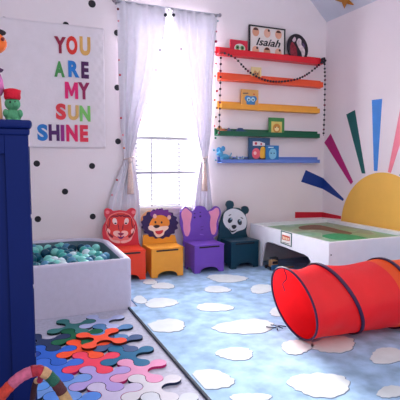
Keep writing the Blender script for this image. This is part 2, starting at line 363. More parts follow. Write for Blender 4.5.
# pink-red animal face book, left on the red ledge
t = book('board_book', 'small red book with a pale big-eyed face on the red ledge', 2.345, 2.56, z, 0.165, (206, 30, 62))
cx, cz = 2.46, z + 0.075
deco(t, (232, 222, 220), circ(cx, cz, 0.068, 0.05), yf); 
for s in (-1, 1):
    deco(t, (110, 160, 90), circ(cx + s * 0.03, cz + 0.008, 0.025), yf, 1); deco(t, (30, 30, 40), circ(cx + s * 0.03, cz + 0.008, 0.012), yf, 2)
deco(t, (40, 60, 110), circ(cx, cz - 0.026, 0.045, 0.007), yf, 1)
z = LZ['orange']
t = book('greeting_card', 'small cream picture card on the orange ledge behind the bead garland', 2.605, 2.74, z, 0.16, (232, 208, 150), thick=0.006, cat='card')
deco(t, (206, 150, 90), smooth([(2.63, z + 0.04), (2.65, z + 0.12), (2.69, z + 0.1), (2.715, z + 0.125), (2.71, z + 0.05)]), yf); deco(t, (90, 60, 80), circ(2.66, z + 0.085, 0.01), yf, 1); deco(t, (90, 60, 80), circ(2.69, z + 0.085, 0.01), yf, 1)
z = LZ['yellow']
t = book('picture_book', 'tan book with a blue big-eyed owl on the yellow ledge', 2.485, 2.705, z, 0.215, (222, 164, 88))
cx, cz = 2.605, z + 0.095
deco(t, (52, 130, 190), smooth([(cx-0.08,cz+0.02),(cx-0.055,cz+0.05),(cx,cz+0.045),(cx+0.055,cz+0.05),(cx+0.08,cz+0.02),(cx+0.055,cz-0.02),(cx+0.045,cz-0.07),(cx-0.045,cz-0.07),(cx-0.055,cz-0.02)]), yf)
for s in (-1, 1): deco(t, (190, 226, 240), circ(cx + s * 0.028, cz + 0.01, 0.024), yf, 1); deco(t, (26, 40, 70), circ(cx + s * 0.028, cz + 0.006, 0.01), yf, 2)
deco(t, (60, 44, 60), [(2.505, z + 0.162), (2.57, z + 0.166), (2.57, z + 0.178), (2.505, z + 0.174)], yf); deco(t, (200, 60, 40), circ(2.645, z + 0.165, 0.012, 0.008), yf)
z = LZ['green']
t = book('picture_book', 'green bordered book with a yellow lion face on the green ledge', 2.85, 3.06, z, 0.21, (66, 138, 74))
cx, cz = 2.953, z + 0.09
deco(t, (222, 200, 110), [(2.88, z + 0.02), (3.025, z + 0.02), (3.025, z + 0.165), (2.88, z + 0.165)], yf)
deco(t, (206, 140, 60), circ(cx, cz, 0.052), yf, 1); deco(t, (244, 220, 160), circ(cx, cz - 0.01, 0.03, 0.026), yf, 2)
for s in (-1, 1): deco(t, (50, 60, 40), circ(cx + s * 0.016, cz + 0.008, 0.006), yf, 3)
z = LZ['blue']
t = book('picture_book', 'tall slate blue book with pink and yellow figures on the blue ledge', 2.59, 2.87, z, 0.275, (44, 84, 124), y=yf + 0.006)
y_ = yf + 0.006
deco(t, (226, 220, 226), [(2.64, z + 0.185), (2.8, z + 0.185), (2.8, z + 0.215), (2.73, z + 0.235), (2.64, z + 0.235)], y_)
deco(t, (196, 40, 70), circ(2.68, z + 0.21, 0.016), y_, 1); deco(t, (196, 40, 70), circ(2.75, z + 0.205, 0.012), y_, 1)
deco(t, (232, 96, 116), circ(2.685, z + 0.095, 0.055, 0.062), y_); deco(t, (244, 184, 60), smooth([(2.74,z+0.05),(2.745,z+0.16),(2.80,z+0.165),(2.815,z+0.06)]), y_, 1)
deco(t, (70, 30, 44), circ(2.76, z + 0.03, 0.05, 0.022), y_); deco(t, (250, 200, 200), circ(2.67, z + 0.1, 0.02), y_, 1)
t = book('picture_book', 'smaller bright blue book with a pale blue face leaning in front on the blue ledge', 2.80, 2.975, z, 0.19, (36, 122, 190), y=4.563, thick=0.018)
deco(t, (130, 196, 226), smooth([(2.85,z+0.05),(2.84,z+0.11),(2.87,z+0.15),(2.93,z+0.14),(2.935,z+0.06),(2.89,z+0.03)]), 4.563)
for s in (-1, 1): deco(t, (24, 60, 110), circ(2.888 + s * 0.02, z + 0.1, 0.008), 4.563, 1)
deco(t, (220, 236, 240), [(2.83, z + 0.162), (2.9, z + 0.164), (2.9, z + 0.174), (2.83, z + 0.172)], 4.563)
# small figurines
def critter(label, x, y, z, s, body, head, legs, group=None, name='toy_animal', tail=None):
    t = thing(name, label, 'toy', (x, y, z), group)
    b = MB(); b.sphere((x, y, z + 0.55 * s), 0.42 * s, sc=(1.35, 0.8, 0.85)); b.build('body', body, t)
    b = MB(); b.sphere((x - 0.55 * s, y, z + 0.95 * s), 0.34 * s); b.sphere((x - 0.62 * s, y - 0.1 * s, z + 1.27 * s), 0.12 * s); b.sphere((x - 0.62 * s, y + 0.12 * s, z + 1.27 * s), 0.12 * s); b.sphere((x - 0.86 * s, y, z + 0.88 * s), 0.16 * s)
    b.build('head', head, t)
    for dx in (-0.32, 0.32):
        for dy in (-0.16, 0.16):
            b = MB(); b.tube([(x + dx * s, y + dy * s, z), (x + dx * s, y + dy * s, z + 0.4 * s)], [0.12 * s, 0.14 * s], 8); b.build('leg', legs, t)
    b = MB(); b.tube(smooth([(x + 0.5 * s, y, z + 0.6 * s), (x + 0.75 * s, y, z + 0.75 * s), (x + 0.85 * s, y, z + 1.0 * s)], 4, False), 0.06 * s, 6); b.build('tail', tail or body, t)
    return t
z = LZ['green']
critter('tiny tan and teal toy animal near the left end of the green ledge', 2.262, 4.598, z, 0.072, paint((190, 110, 80)), paint((200, 140, 100)), paint((60, 110, 130)))
critter('tiny navy toy animal in the row on the green ledge', 2.368, 4.598, z, 0.056, paint((40, 60, 110)), paint((90, 100, 150)), paint((30, 40, 80)))
t = thing('toy_car', 'small dark blue toy car on the green ledge right of the toy animals', 'toy', (2.46, 4.598, z))
cx_, k_ = 2.42, 1.7
b = MB(); b.prism([(cx_ + u * k_, 4.585, z + v * k_) for u, v in ((0, .008), (.08, .008), (.08, .026), (.06, .032), (.05, .046), (.02, .046), (.01, .03), (0, .026))], (0, 0.03, 0)); b.build('body', paint((36, 70, 120)), t, bevel=0.003)
for dx in (0.015, 0.065):
    for dy in (-0.003, 0.027): b = MB(); b.tube([(cx_ + dx * k_, 4.585 + dy - 0.003, z + 0.0175), (cx_ + dx * k_, 4.585 + dy + 0.006, z + 0.0175)], 0.0175, 12); b.build('wheel', paint((24, 24, 30)), t)
z = LZ['blue']
t = critter('light blue sitting toy animal with big ears at the left end of the blue ledge', 2.285, 4.598, z, 0.10, paint((90, 170, 214)), paint((84, 164, 210)), paint((60, 140, 196)))
b = MB(); b.sphere((2.215, 4.60, z + 0.13), 0.034, sc=(0.9, 0.35, 1.0)); b.sphere((2.255, 4.575, z + 0.145), 0.03, sc=(0.9, 0.35, 1.0)); b.build('ear', paint((70, 150, 206)), t)
for i, (x, c1) in enumerate(((2.395, (74, 90, 120)), (2.47, (130, 150, 170)), (2.545, (60, 70, 104)))):
    critter(['small slate toy animal next to the light blue one on the blue ledge', 'small pale grey toy animal, middle of the three small ones on the blue ledge', 'small dark toy animal beside the tall book on the blue ledge'][i], x, 4.6, z, 0.05, paint(c1), paint((150, 170, 190)), paint((50, 60, 90)), 'small toys on the blue ledge')
# bead garland
g = thing('bead_garland', 'string of dark round beads hung from the red ledge ends with a swag in between', 'garland', (2.9, 4.52, 2.36))
bead_m = [paint((34, 22, 36)), paint((110, 24, 60)), paint((30, 44, 60))]
YB = 4.525
def hang(pts, sp, skip=0):
    P3 = smooth(pts, 12, False); out = []; acc = 0
    for i in range(1, len(P3)):
        d = (P3[i] - P3[i - 1]).length; acc += d
        if acc >= sp: out.append(P3[i]); acc = 0
    b = MB(); b.tube(P3[::2], 0.0025, 5); b.build('string', paint((60, 50, 60)), g); return out
bm_ = []
for k in range(3):
    q = MB(); q.sphere((g.location.x, g.location.y, g.location.z), 0.0135, 10, 7); o = q.build('bead', bead_m[k], g); bm_.append(o)
first = [True] * 3; idx = 0
def bead(p):
    global idx
    k = [0, 0, 1, 0, 2][idx % 5]; idx += 1
    if first[k]: o = bm_[k]; first[k] = False
    else: o = bm_[k].copy(); C.objects.link(o); o.parent = g
    o.location = Vector(p) - g.location
a_ = at(221, 57, Y=YB); 
for p in hang([at(221, 52, Y=YB), at(220.5, 75, Y=YB), at(220, 100, Y=YB), at(219, 133, Y=YB)], 0.052): bead(p)
for p in hang([at(324.5, 61, Y=YB), at(325, 80, Y=YB), at(324.5, 110, Y=YB), at(323.5, 136, Y=YB)], 0.034): bead(p)
for p in hang([at(221, 52, Y=YB), at(235, 58, Y=YB), at(248, 71, Y=YB), at(265, 80, Y=YB), at(282, 81.5, Y=YB), at(300, 78, Y=YB), at(313, 70, Y=YB), at(323, 61, Y=YB)], 0.034): bead(p)
b = MB(); p = at(323.5, 60.5, Y=YB)
for a in range(5): b.sphere((p.x + 0.022 * math.cos(a * 1.257), YB, p.z + 0.022 * math.sin(a * 1.257)), 0.018, 8, 6)
b.build('bow', bead_m[0], g)
# ============================================================ curtains and rod
CY = 4.58
rod = thing('curtain_rod', 'slim white curtain rod with small end knobs over the window', 'curtain rod', (1.65, CY, 2.74))
pa, pb = at(117, 3, Y=CY), at(219, 13, Y=CY); zr = (pa.z + pb.z) / 2
b = MB(); b.tube([(pa.x - 0.02, CY, zr), (pb.x, CY, zr)], 0.009, 10); b.build('rod', paint((200, 198, 210), 0.3), rod)
for x in (pa.x - 0.03, pb.x + 0.01): b = MB(); b.sphere((x, CY, zr), 0.02); b.build('finial', paint((150, 140, 150), 0.3), rod)
for x in (pa.x + 0.01, 1.66, pb.x - 0.02): b = MB(); b.box(x - 0.015, x + 0.015, CY - 0.012, WY, zr - 0.018, zr + 0.005); b.build('bracket', paint((150, 148, 158), 0.3), rod)
cur_m = mat('curtain_cloth', (238, 234, 244), 0.85, 0.03, 20, 0.1, trans=0.11)
def curtain(label, left, right, seed, ph):
    """left/right: outline points of the panel, top to bottom (photo pixels on the curtain plane)"""
    L_ = smooth([at(x, y, Y=CY) for x, y in left], 8, False); R_ = smooth([at(x, y, Y=CY) for x, y in right], 8, False)
    n = 48; rnd = random.Random(seed); t = thing('curtain', label, 'curtain', (L_[-1].lerp(R_[-1], 0.5).x, CY, 0.03))
    zt = zr - 0.004
    def xa(P, z):
        for i in range(len(P) - 1):
            if P[i].z >= z >= P[i + 1].z: return P[i].x + (P[i + 1].x - P[i].x) * (P[i].z - z) / max(1e-6, P[i].z - P[i + 1].z)
        return P[0].x if z > P[0].z else P[-1].x
    b = MB(); rows = 60; g_ = []
    freq = 9 + rnd.random() * 2
    for j in range(rows + 1):
        z = zt + (0.03 - zt) * j / rows; x0, x1 = xa(L_, z), xa(R_, z); w_ = x1 - x0; row = []
        for i in range(n + 1):
            u = i / n; amp = min(0.036, 0.016 + 0.012 * j / rows) * (0.7 if w_ < 0.14 else 1)
            y = CY + amp * math.sin(u * 2 * PI * freq / 2 + ph + 0.8 * math.sin(3 * u + 1.5)) + 0.006 * math.sin(u * 41 + z * 2)
            row.append(b.b.verts.new((x0 + w_ * u, min(y, WY - 0.035), z)))
        g_.append(row)
    for j in range(rows):
        for i in range(n): b._f([g_[j][i], g_[j][i + 1], g_[j + 1][i + 1], g_[j + 1][i]], True)
    o = b.build('panel', cur_m, t, recalc=False); s = o.modifiers.new('solid', 'SOLIDIFY'); s.thickness = 0.0012
    return t, xa, L_, R_, zt
cl_t, xa, L1, R1, zt = curtain('left white curtain with pom-pom edge tied back at the window',
    [(117, 3), (118, 40), (119, 80), (121, 120), (123, 145), (125, 157), (121, 170), (113, 190), (108, 212), (104, 262)],
    [(165, 8), (166, 18), (163, 45), (158, 70), (150, 95), (141, 120), (135, 145), (132, 157), (136, 175), (139, 195), (140, 215), (142, 262)], 1, 0.4)
cr_t, xa2, L2, R2, zt2 = curtain('right white curtain with pom-pom edge tied back beside the shelves',
    [(172, 10), (173, 18), (178, 50), (184, 80), (190, 105), (195, 130), (199, 148), (201, 157), (197, 175), (194, 195), (192, 215), (190, 250)],
    [(218, 13), (216, 40), (213, 80), (212, 115), (210, 140), (208, 157), (209, 175), (211, 195), (213, 215), (215, 250)], 2, 1.2)
pc = [(214, 40, 70), (30, 28, 50), (150, 190, 200), (240, 150, 160), (230, 120, 60), (60, 90, 60)]
def pompoms(t, P, ys, dx, big=1.0, seed=0):
    rnd = random.Random(seed)
    for (x, y, c, r) in ys:
        p = at(x, y, Y=CY - 0.03); b = MB(); b.sphere((p.x + dx, CY - 0.03, p.z), r, 10, 7); b.build('pompom', paint(c, 0.9), t)
D = (28, 26, 44); RD = (206, 44, 70); PKc = (238, 160, 170); GY = (150, 140, 170); OR = (226, 110, 60); TL = (70, 150, 170)
pompoms(cl_t, L1, [(118, 9, (120, 30, 50), .012), (118.5, 21, PKc, .01), (119, 60, PKc, .01), (120, 75, RD, .011), (121, 118, RD, .011), (123, 135, PKc, .011), (124, 148, OR, .01), (117, 180, RD, .011), (112, 195, PKc, .011)], 0)
pompoms(cl_t, R1, [(165.5, 15, D, .018), (163, 38, (200, 200, 220), .008), (160, 50, (110, 90, 110), .009), (156, 70, PKc, .008), (151, 90, (230, 226, 240), .009), (147, 104, (200, 190, 220), .008), (141, 120, PKc, .008)], 0)
pompoms(cr_t, L2, [(173.5, 15, D, .018), (176, 37, (120, 100, 110), .008), (181, 49, (140, 100, 110), .009), (187, 83, (230, 226, 240), .009), (190, 104, PKc, .008), (194, 128, (140, 180, 190), .009), (196, 180, (120, 130, 160), .011)], 0)
pompoms(cr_t, R2, [(218, 21, (190, 210, 220), .010), (216.5, 31.5, (214, 140, 160), .010), (216, 41.5, (170, 24, 80), .014), (215.5, 52, RD, .011), (216, 63.5, (210, 90, 110), .010), (215, 76, OR, .010), (217, 91, RD, .012), (214.5, 100, OR, .011), (217, 108, (90, 50, 50), .010), (216, 117, (150, 100, 60), .010), (214.5, 126, RD, .009), (215.5, 138, (50, 110, 90), .012), (214, 150, TL, .012), (216, 160, TL, .011)], 0)
# tieback tassels
def tassel(label, px, py, y2):
    p = at(px, py, Y=CY - 0.055); q = at(px + 1, y2, Y=CY - 0.055)
    t = thing('tieback_tassel', label, 'tassel', (p.x, p.y, q.z), 'curtain tiebacks'); rope = mat('tassel_rope', (216, 196, 196), 0.9, 0.1, 60, 0.4); fr = mat('tassel_fringe', (232, 208, 200), 0.95, 0.12, 70, 0.6, bscale=300)
    b = MB(); b.tube([(p.x + 0.05 * math.cos(a), CY + 0.062 * math.sin(a) if math.sin(a) < 0 else CY + 0.045 * math.sin(a), p.z + 0.015 * math.cos(a)) for a in [k * PI / 10 for k in range(20)]], 0.008, 8, True); b.build('rope', rope, t)
    b = MB(); b.sphere((p.x, p.y, p.z - 0.03), 0.022, sc=(1, 1, 1.25)); b.build('tassel_head', rope, t)
    b = MB(); h = p.z - 0.05 - q.z; b.lathe([(0.012, h), (0.019, h * 0.85), (0.028, h * 0.4), (0.034, 0)], (p.x, p.y, q.z), 16); b.build('fringe', fr, t)
tassel('cream tassel tieback on the left curtain', 130, 158, 194)
tassel('cream tassel tieback on the right curtain', 204.5, 158, 191)
# blinds
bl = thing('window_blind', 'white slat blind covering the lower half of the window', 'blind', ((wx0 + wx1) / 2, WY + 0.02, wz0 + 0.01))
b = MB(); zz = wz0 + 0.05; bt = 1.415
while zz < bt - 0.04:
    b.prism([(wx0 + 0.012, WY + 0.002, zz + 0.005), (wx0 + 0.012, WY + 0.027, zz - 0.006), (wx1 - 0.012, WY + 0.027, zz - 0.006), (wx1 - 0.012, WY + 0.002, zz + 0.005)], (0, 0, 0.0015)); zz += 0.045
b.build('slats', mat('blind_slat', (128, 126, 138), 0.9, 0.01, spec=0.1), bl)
b = MB(); b.box(wx0 + 0.008, wx1 - 0.008, WY + 0.001, WY + 0.029, bt - 0.03, bt); b.build('head_rail', paint((176, 174, 184), 0.5), bl)
b = MB(); b.box(wx0 + 0.012, wx1 - 0.012, WY + 0.002, WY + 0.027, wz0 + 0.002, wz0 + 0.02); b.build('bottom_rail', trim_m, bl)
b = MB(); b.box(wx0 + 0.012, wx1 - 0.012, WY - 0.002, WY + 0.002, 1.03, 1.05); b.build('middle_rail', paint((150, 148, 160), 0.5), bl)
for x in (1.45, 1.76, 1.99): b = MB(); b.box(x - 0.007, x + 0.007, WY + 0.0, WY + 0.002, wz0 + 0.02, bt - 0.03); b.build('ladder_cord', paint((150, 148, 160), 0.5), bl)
# ============================================================ animal chairs
SD = dict(w=0.33, d=0.285, h=0.292)
def chair_box(t, x0, yf_, m, dark):
    w_, d_, h_ = SD['w'], SD['d'], SD['h']; x1 = x0 + w_; yb = yf_ + d_
    b = MB(); n = 14; cx = (x0 + x1) / 2      # front board with an arch cut at the foot
    arch = [(cx + 0.105, 0)] + [(cx + 0.105 * math.cos(a), 0.058 * math.sin(a) ** 0.8) for a in [k * PI / n for k in range(1, n)]] + [(cx - 0.105, 0)]
    pts = [(x1, 0), (x1, h_ - 0.016), (x0, h_ - 0.016), (x0, 0)] + arch[::-1]
    b.prism([(x, yf_ + 0.004, z) for x, z in pts], (0, 0.014, 0)); b.build('front_board', m, t)
    for xx in (x0, x1 - 0.014):
        b = MB(); ym = yf_ + d_ / 2
        pts = [(yf_ + 0.018, 0), (yf_ + 0.018, h_ - 0.016), (yb, h_ - 0.016), (yb, 0)] + [(ym - 0.08 * math.cos(a), 0.04 * math.sin(a)) for a in [PI - k * PI / n for k in range(n + 1)]]
        b.prism([(xx, y, z) for y, z in pts], (0.014, 0, 0)); b.build('side_board', m, t)
    slab(t, 'bottom_board', m, x0 + 0.014, x1 - 0.014, yf_ + 0.018, yb, 0.065, 0.075, 0)
    slab(t, 'seat_lid', m, x0 - 0.006, x1 + 0.006, yf_, yb, h_ - 0.015, h_, 0.003)
    # hand slot under the lid: uncut board, thin dark plate painted as the shade inside
    b = MB(); zc = h_ - 0.026; hw = 0.108
    pr = [(cx + hw + 0.008 * math.cos(a), zc + 0.008 * math.sin(a)) for a in [-PI / 2 + k * PI / 6 for k in range(7)]] + [(cx - hw + 0.008 * math.cos(a), zc + 0.008 * math.sin(a)) for a in [PI / 2 + k * PI / 6 for k in range(7)]]
    b.prism([(x, yf_ + 0.0055, z) for x, z in pr], (0, -0.0025, 0)); b.build('hand_slot_shade', dark, t)
    return cx, yb
BY = 4.505   # back board plane (front face)
def face(t, name, col, o, k, pts, lay, sm=True, rough=0.45, d=None, label=None, n=5):
    Yp = BY - 0.0025 * lay; P2 = [at(o[0] + x / k, o[1] + y / k, Y=BY) for x, y in pts]
    P2 = [(p.x, p.z - 0.0135) for p in P2]
    if sm: P2 = [(p.x, p.y) for p in smooth(P2, n)]
    b = MB()
    if lay == 0: b.prism([(x, BY, z) for x, z in P2], (0, 0.018, 0))
    else: b.prism([(x, Yp, z) for x, z in P2], (0, 0.0024, 0))
    ob = b.build(name, paint(col, rough) if isinstance(col, tuple) else col, t)
    if label: ob['label'] = label
    return ob
def E(cx, cy, rx, ry=None, rot=0, n=18): return circ(cx, cy, rx, ry, n, rot=rot)
# tiger
x0 = 0.918
t = thing('toddler_chair', 'red-orange wooden storage chair with a tiger face back beside the ball pit', 'chair', (x0 + .165, 4.22, 0), 'animal storage chairs')
ch_t = t
cr = mat('chair_redorange', (240, 66, 34), 0.38, 0.03); dk = paint((30, 16, 24))
chair_box(t, x0, 4.22, cr, dk)
o, k = (100, 200), 8
face(t, 'backrest', (216, 50, 70), o, k, [(38,78),(60,66),(90,76),(112,88),(160,82),(210,88),(228,76),(258,64),(284,78),(284,112),(270,142),(290,178),(300,220),(304,260),(306,300),(312,340),(310,392),(60,392),(28,310),(20,260),(26,210),(50,160),(36,120)], 0)
face(t, 'painted_muzzle', (240, 132, 128), o, k, [(48,190),(60,150),(90,115),(160,95),(230,112),(262,150),(280,195),(284,240),(262,290),(230,330),(165,345),(100,330),(60,290),(44,240)], 1, label='pale cheek outline')
face(t, 'painted_face', (226, 62, 56), o, k, [(56,190),(66,150),(96,120),(160,102),(226,118),(254,150),(272,195),(270,235),(245,282),(165,300),(85,282),(60,235)], 2)
for s in (-1, 1):
    X = lambda q: 164 + s * q
    face(t, 'painted_ear', (240, 130, 140), o, k, E(X(104), 98, 16, 14), 1)
    face(t, 'painted_eye', (244, 214, 210), o, k, [(X(28),180),(X(36),150),(X(56),145),(X(66),165),(X(56),190),(X(36),196)], 3)
    face(t, 'painted_pupil', (40, 20, 30), o, k, E(X(42), 186, 9, 6), 4)
    face(t, 'painted_stripe', (136, 22, 48), o, k, [(X(86),196),(X(82),160),(X(92),146),(X(90),175),(X(98),215),(X(92),220)], 4, label='dark stripe')
    face(t, 'painted_stripe', (136, 22, 48), o, k, [(X(118),190),(X(112),215),(X(118),250),(X(110),236),(X(104),212)], 4, label='dark stripe')
    face(t, 'painted_stripe', (136, 22, 48), o, k, [(X(14),210),(X(22),190),(X(20),222),(X(12),240)], 4, label='dark stripe')
    face(t, 'painted_stripe', (136, 22, 48), o, k, [(X(20),126),(X(60),122),(X(84),142),(X(58),134),(X(22),136)], 4, label='dark stripe')
    face(t, 'painted_stripe', (136, 22, 48), o, k, [(X(60),288),(X(90),266),(X(104),244),(X(98),276),(X(70),302)], 4, label='dark stripe')
    face(t, 'painted_cheek', (244, 196, 190), o, k, [(X(4),262),(X(16),246),(X(50),248),(X(60),268),(X(40),290),(X(8),292)], 3)
    face(t, 'painted_cheek', (244, 196, 190), o, k, [(X(84),240),(X(110),226),(X(106),262),(X(88),268)], 3)
    face(t, 'painted_whisker_fur', (244, 196, 190), o, k, [(X(8),326),(X(60),318),(X(92),292),(X(80),322),(X(40),342),(X(8),344)], 3, label='white chin fur')
face(t, 'painted_stripe', (136, 22, 48), o, k, [(130,112),(164,120),(198,112),(170,132),(158,132)], 4, label='dark stripe')
face(t, 'painted_nose', (150, 30, 80), o, k, [(140,268),(165,260),(190,268),(166,284)], 4)
face(t, 'painted_mouth', (110, 40, 110), o, k, [(138,288),(165,296),(192,286),(176,308),(154,308)], 4)
# lion
x0 = 1.309
t = thing('toddler_chair', 'orange-yellow wooden storage chair with a purple-maned lion face back', 'chair', (x0 + .165, 4.22, 0), 'animal storage chairs')
cy_ = mat('chair_orange', (244, 164, 52), 0.38, 0.03)
chair_box(t, x0, 4.22, cy_, dk)
o, k = (135, 200), 8
face(t, 'backrest', cy_, o, k, [(68, 280), (320, 280), (345, 380), (60, 380)], 0, sm=False)
face(t, 'back_edge', (230, 160, 110), o, k, [(46,150),(70,108),(110,84),(130,90),(90,140),(72,180),(56,190)], 1, label='light curled edge')
mane = []
for i in range(17):
    a = 2 * PI * i / 17 + 0.1; bx, by = 196 + 138 * math.cos(a), 190 + 112 * math.sin(a)
    mane.append((bx, by)); a2 = a + PI / 17; mane.append((196 + 152 * math.cos(a2 + 0.02), 190 + 123 * math.sin(a2 + 0.02)))
face(t, 'mane', (46, 28, 88), o, k, mane, 2, d=1, n=3)
face(t, 'mane_highlight', (118, 44, 140), o, k, [(120,120),(130,85),(160,84),(175,66),(198,78),(214,62),(230,82),(262,76),(270,100),(290,112),(270,150),(250,130),(180,118),(150,140)], 3, label='brighter purple top of the mane')
face(t, 'painted_face', (240, 146, 52), o, k, [(112,200),(130,160),(160,128),(210,120),(250,136),(272,165),(270,200),(240,215),(180,225),(130,225)], 4)
for (x, y) in ((156, 128), (270, 138)): face(t, 'painted_ear', (240, 190, 180), o, k, E(x, y, 14, 18), 5)
face(t, 'painted_muzzle', (250, 222, 206), o, k, [(104,215),(125,202),(180,214),(230,208),(262,210),(262,228),(236,250),(222,280),(180,298),(154,276),(142,250),(112,238)], 5)
face(t, 'painted_mouth', (206, 50, 60), o, k, [(160,248),(190,244),(222,240),(212,264),(186,274),(166,264)], 6)
face(t, 'painted_nose', (44, 24, 40), o, k, [(144,206),(170,198),(196,204),(186,218),(164,224),(150,216)], 6)
face(t, 'painted_eye', (40, 24, 40), o, k, E(160, 176, 7, 9), 6); face(t, 'painted_eye', (40, 24, 40), o, k, E(210, 178, 7, 9), 6)
# elephant
x0 = 1.765
t = thing('toddler_chair', 'purple wooden storage chair with an elephant back and pink ears', 'chair', (x0 + .165, 4.22, 0), 'animal storage chairs')
cp = mat('chair_purple', (118, 76, 188), 0.38, 0.03)
chair_box(t, x0, 4.22, cp, dk)
o, k = (180, 200), 8
face(t, 'backrest', cp, o, k, [(2,100),(20,66),(50,54),(84,82),(104,84),(125,56),(160,46),(196,56),(220,84),(250,76),(280,50),(310,58),(326,92),(322,130),(306,170),(308,220),(296,280),(270,300),(280,330),(290,380),(50,385),(30,300),(14,240),(0,180)], 0)
face(t, 'painted_ear', (244, 158, 190), o, k, [(10,108),(24,78),(50,66),(78,90),(94,110),(90,150),(82,190),(82,240),(66,286),(44,286),(28,240),(24,180),(14,140)], 1)
face(t, 'painted_ear', (244, 158, 190), o, k, [(230,96),(258,84),(288,62),(308,72),(314,110),(300,150),(290,190),(290,240),(274,276),(252,268),(242,220),(240,180),(244,130)], 1)
DP = (62, 30, 110)
for (x, y) in ((116, 140), (162, 130)):
    face(t, 'painted_eye', DP, o, k, E(x, y, 8, 8), 1); face(t, 'painted_brow', DP, o, k, [(x-8,y-30),(x,y-36),(x+8,y-30),(x,y-27)], 1)
face(t, 'painted_trunk_line', (148, 110, 214), o, k, [(160,270),(186,276),(190,282),(162,278)], 1); face(t, 'painted_trunk_line', (92, 54, 150), o, k, [(164,212),(186,208),(186,214),(166,218)], 1); face(t, 'painted_trunk_line', (92, 54, 150), o, k, [(166,236),(184,232),(184,238),(168,242)], 1)
# panda
x0 = 2.2
t = thing('toddler_chair', 'dark teal wooden storage chair with a panda face back beside the play table', 'chair', (x0 + .165, 4.25, 0), 'animal storage chairs')
ct = mat('chair_teal', (10, 60, 80), 0.38, 0.03)
chair_box(t, x0, 4.25, ct, dk)
o, k = (215, 195), 8; TE = (18, 62, 84)
# one board: head outline with both ears
face(t, 'backrest', ct, o, k, [(40,385),(34,310),(34,250),(46,200),(64,150),(92,122),(98,104),(88,78),(98,52),(122,44),(146,56),(152,84),(146,100),(190,104),(212,116),(218,98),(240,88),(262,96),(272,120),(262,146),(246,156),(256,200),(258,240),(250,290),(254,385)], 0)
face(t, 'painted_face', (222, 224, 232), o, k, [(66,180),(76,142),(110,118),(150,108),(196,122),(232,152),(252,196),(252,240),(232,272),(180,290),(140,312),(124,292),(112,276),(84,250),(66,214)], 1)
face(t, 'painted_eye_patch', (24, 40, 60), o, k, E(120, 202, 17, 23, rot=0.5), 2); face(t, 'painted_eye_patch', (24, 40, 60), o, k, E(196, 217, 17, 24, rot=-0.3), 2)
for (x, y) in ((126, 192), (196, 206)): face(t, 'painted_eye', (120, 160, 180), o, k, E(x, y, 7, 8), 3); face(t, 'painted_glint', (240, 244, 250), o, k, E(x + 4, y - 4, 3), 4)
face(t, 'painted_nose', (26, 34, 50), o, k, [(132,246),(150,238),(170,244),(166,262),(148,272),(136,262)], 2)
face(t, 'painted_mouth', (26, 34, 50), o, k, [(112,262),(128,284),(150,284),(174,276),(152,294),(128,296)], 2)
for (x, y, r) in ((118, 160, -0.5), (214, 184, 0.5)): face(t, 'painted_brow', (60, 70, 90), o, k, E(x, y, 12, 4, rot=r), 2)
for o_ in list(C.objects):
    if o_.name.startswith('toddler_chair'): o_.location.z += 0.0135
# ============================================================ ball pit
pit = thing('ball_pit', 'pale lavender-grey padded ball pit with a soft white rim', 'ball pit', (0.39, 4.0, 0))
def rrect(x0, x1, y0, y1, rs, n=8):
    out = []
    for (cx, cy, a, r) in ((x1 - rs[0], y0 + rs[0], -PI / 2, rs[0]), (x1 - rs[1], y1 - rs[1], 0, rs[1]), (x0 + rs[2], y1 - rs[2], PI / 2, rs[2]), (x0 + rs[3], y0 + rs[3], PI, rs[3])):
        for i in range(n + 1): q = a + PI / 2 * i / n; out.append((cx + r * math.cos(q), cy + r * math.sin(q)))
    return out
PX0, PX1, PY0, PY1, PH = -0.2, 0.905, 3.45, 4.61, 0.40
outer = rrect(PX0, PX1, PY0, PY1, (0.035, 0.3, 0.1, 0.035)); inner = rrect(PX0 + 0.06, PX1 - 0.065, PY0 + 0.028, PY1 - 0.06, (0.03, 0.24, 0.05, 0.03))
outer = [(x + 0.03 * math.sin(PI * (y - PY0) / (PY1 - PY0)) * (1 if x > 0.5 else 0), y) for x, y in outer]
inner = [(x + 0.03 * math.sin(PI * (y - PY0) / (PY1 - PY0)) * (1 if x > 0.5 else 0), y) for x, y in inner]
b = MB(); prof = [(0, 0.001), (0, PH - 0.02), (0.08, PH - 0.008), (0.25, PH), (0.75, PH), (0.92, PH - 0.008), (1, PH - 0.02)]
rings = []
for (u, zz) in prof: rings.append([b.b.verts.new((o_[0] + (i_[0] - o_[0]) * u, o_[1] + (i_[1] - o_[1]) * u, zz)) for o_, i_ in zip(outer, inner)])
n = len(outer)
for a in range(len(rings) - 1):
    for i in range(n): b._f([rings[a][i], rings[a][(i + 1) % n], rings[a + 1][(i + 1) % n], rings[a + 1][i]], a > 0)
b._f(rings[0][::-1])
pm = mat('pit_cover', (204, 200, 220), 0.75, 0.03, 25, 0.12, bscale=150)
b.build('wall_cover', pm, pit, recalc=False)
b = MB(); top = [(x, y, PH - 0.0215) for x, y in inner]; a = [b.b.verts.new(p) for p in top]; c = [b.b.verts.new((p[0], p[1], 0.235)) for p in top]
for i in range(n): b._f([a[(i + 1) % n], a[i], c[i], c[(i + 1) % n]])
b._f(c[::-1]); b.build('lining', mat('pit_lining', (96, 124, 136), 0.8, 0.05, 20), pit, recalc=False)
ballc = {'dark teal': (8, 66, 90), 'sea green': (70, 172, 164), 'mint': (126, 206, 198), 'pearl white': (196, 216, 224), 'steel blue': (76, 136, 170), 'deep blue-green': (12, 88, 110)}
protos = {}
r = 0.0415; rnd = random.Random(3); wts = ['dark teal'] * 2 + ['sea green'] * 3 + ['mint'] * 2 + ['pearl white'] * 2 + ['steel blue'] * 3 + ['deep blue-green'] * 3
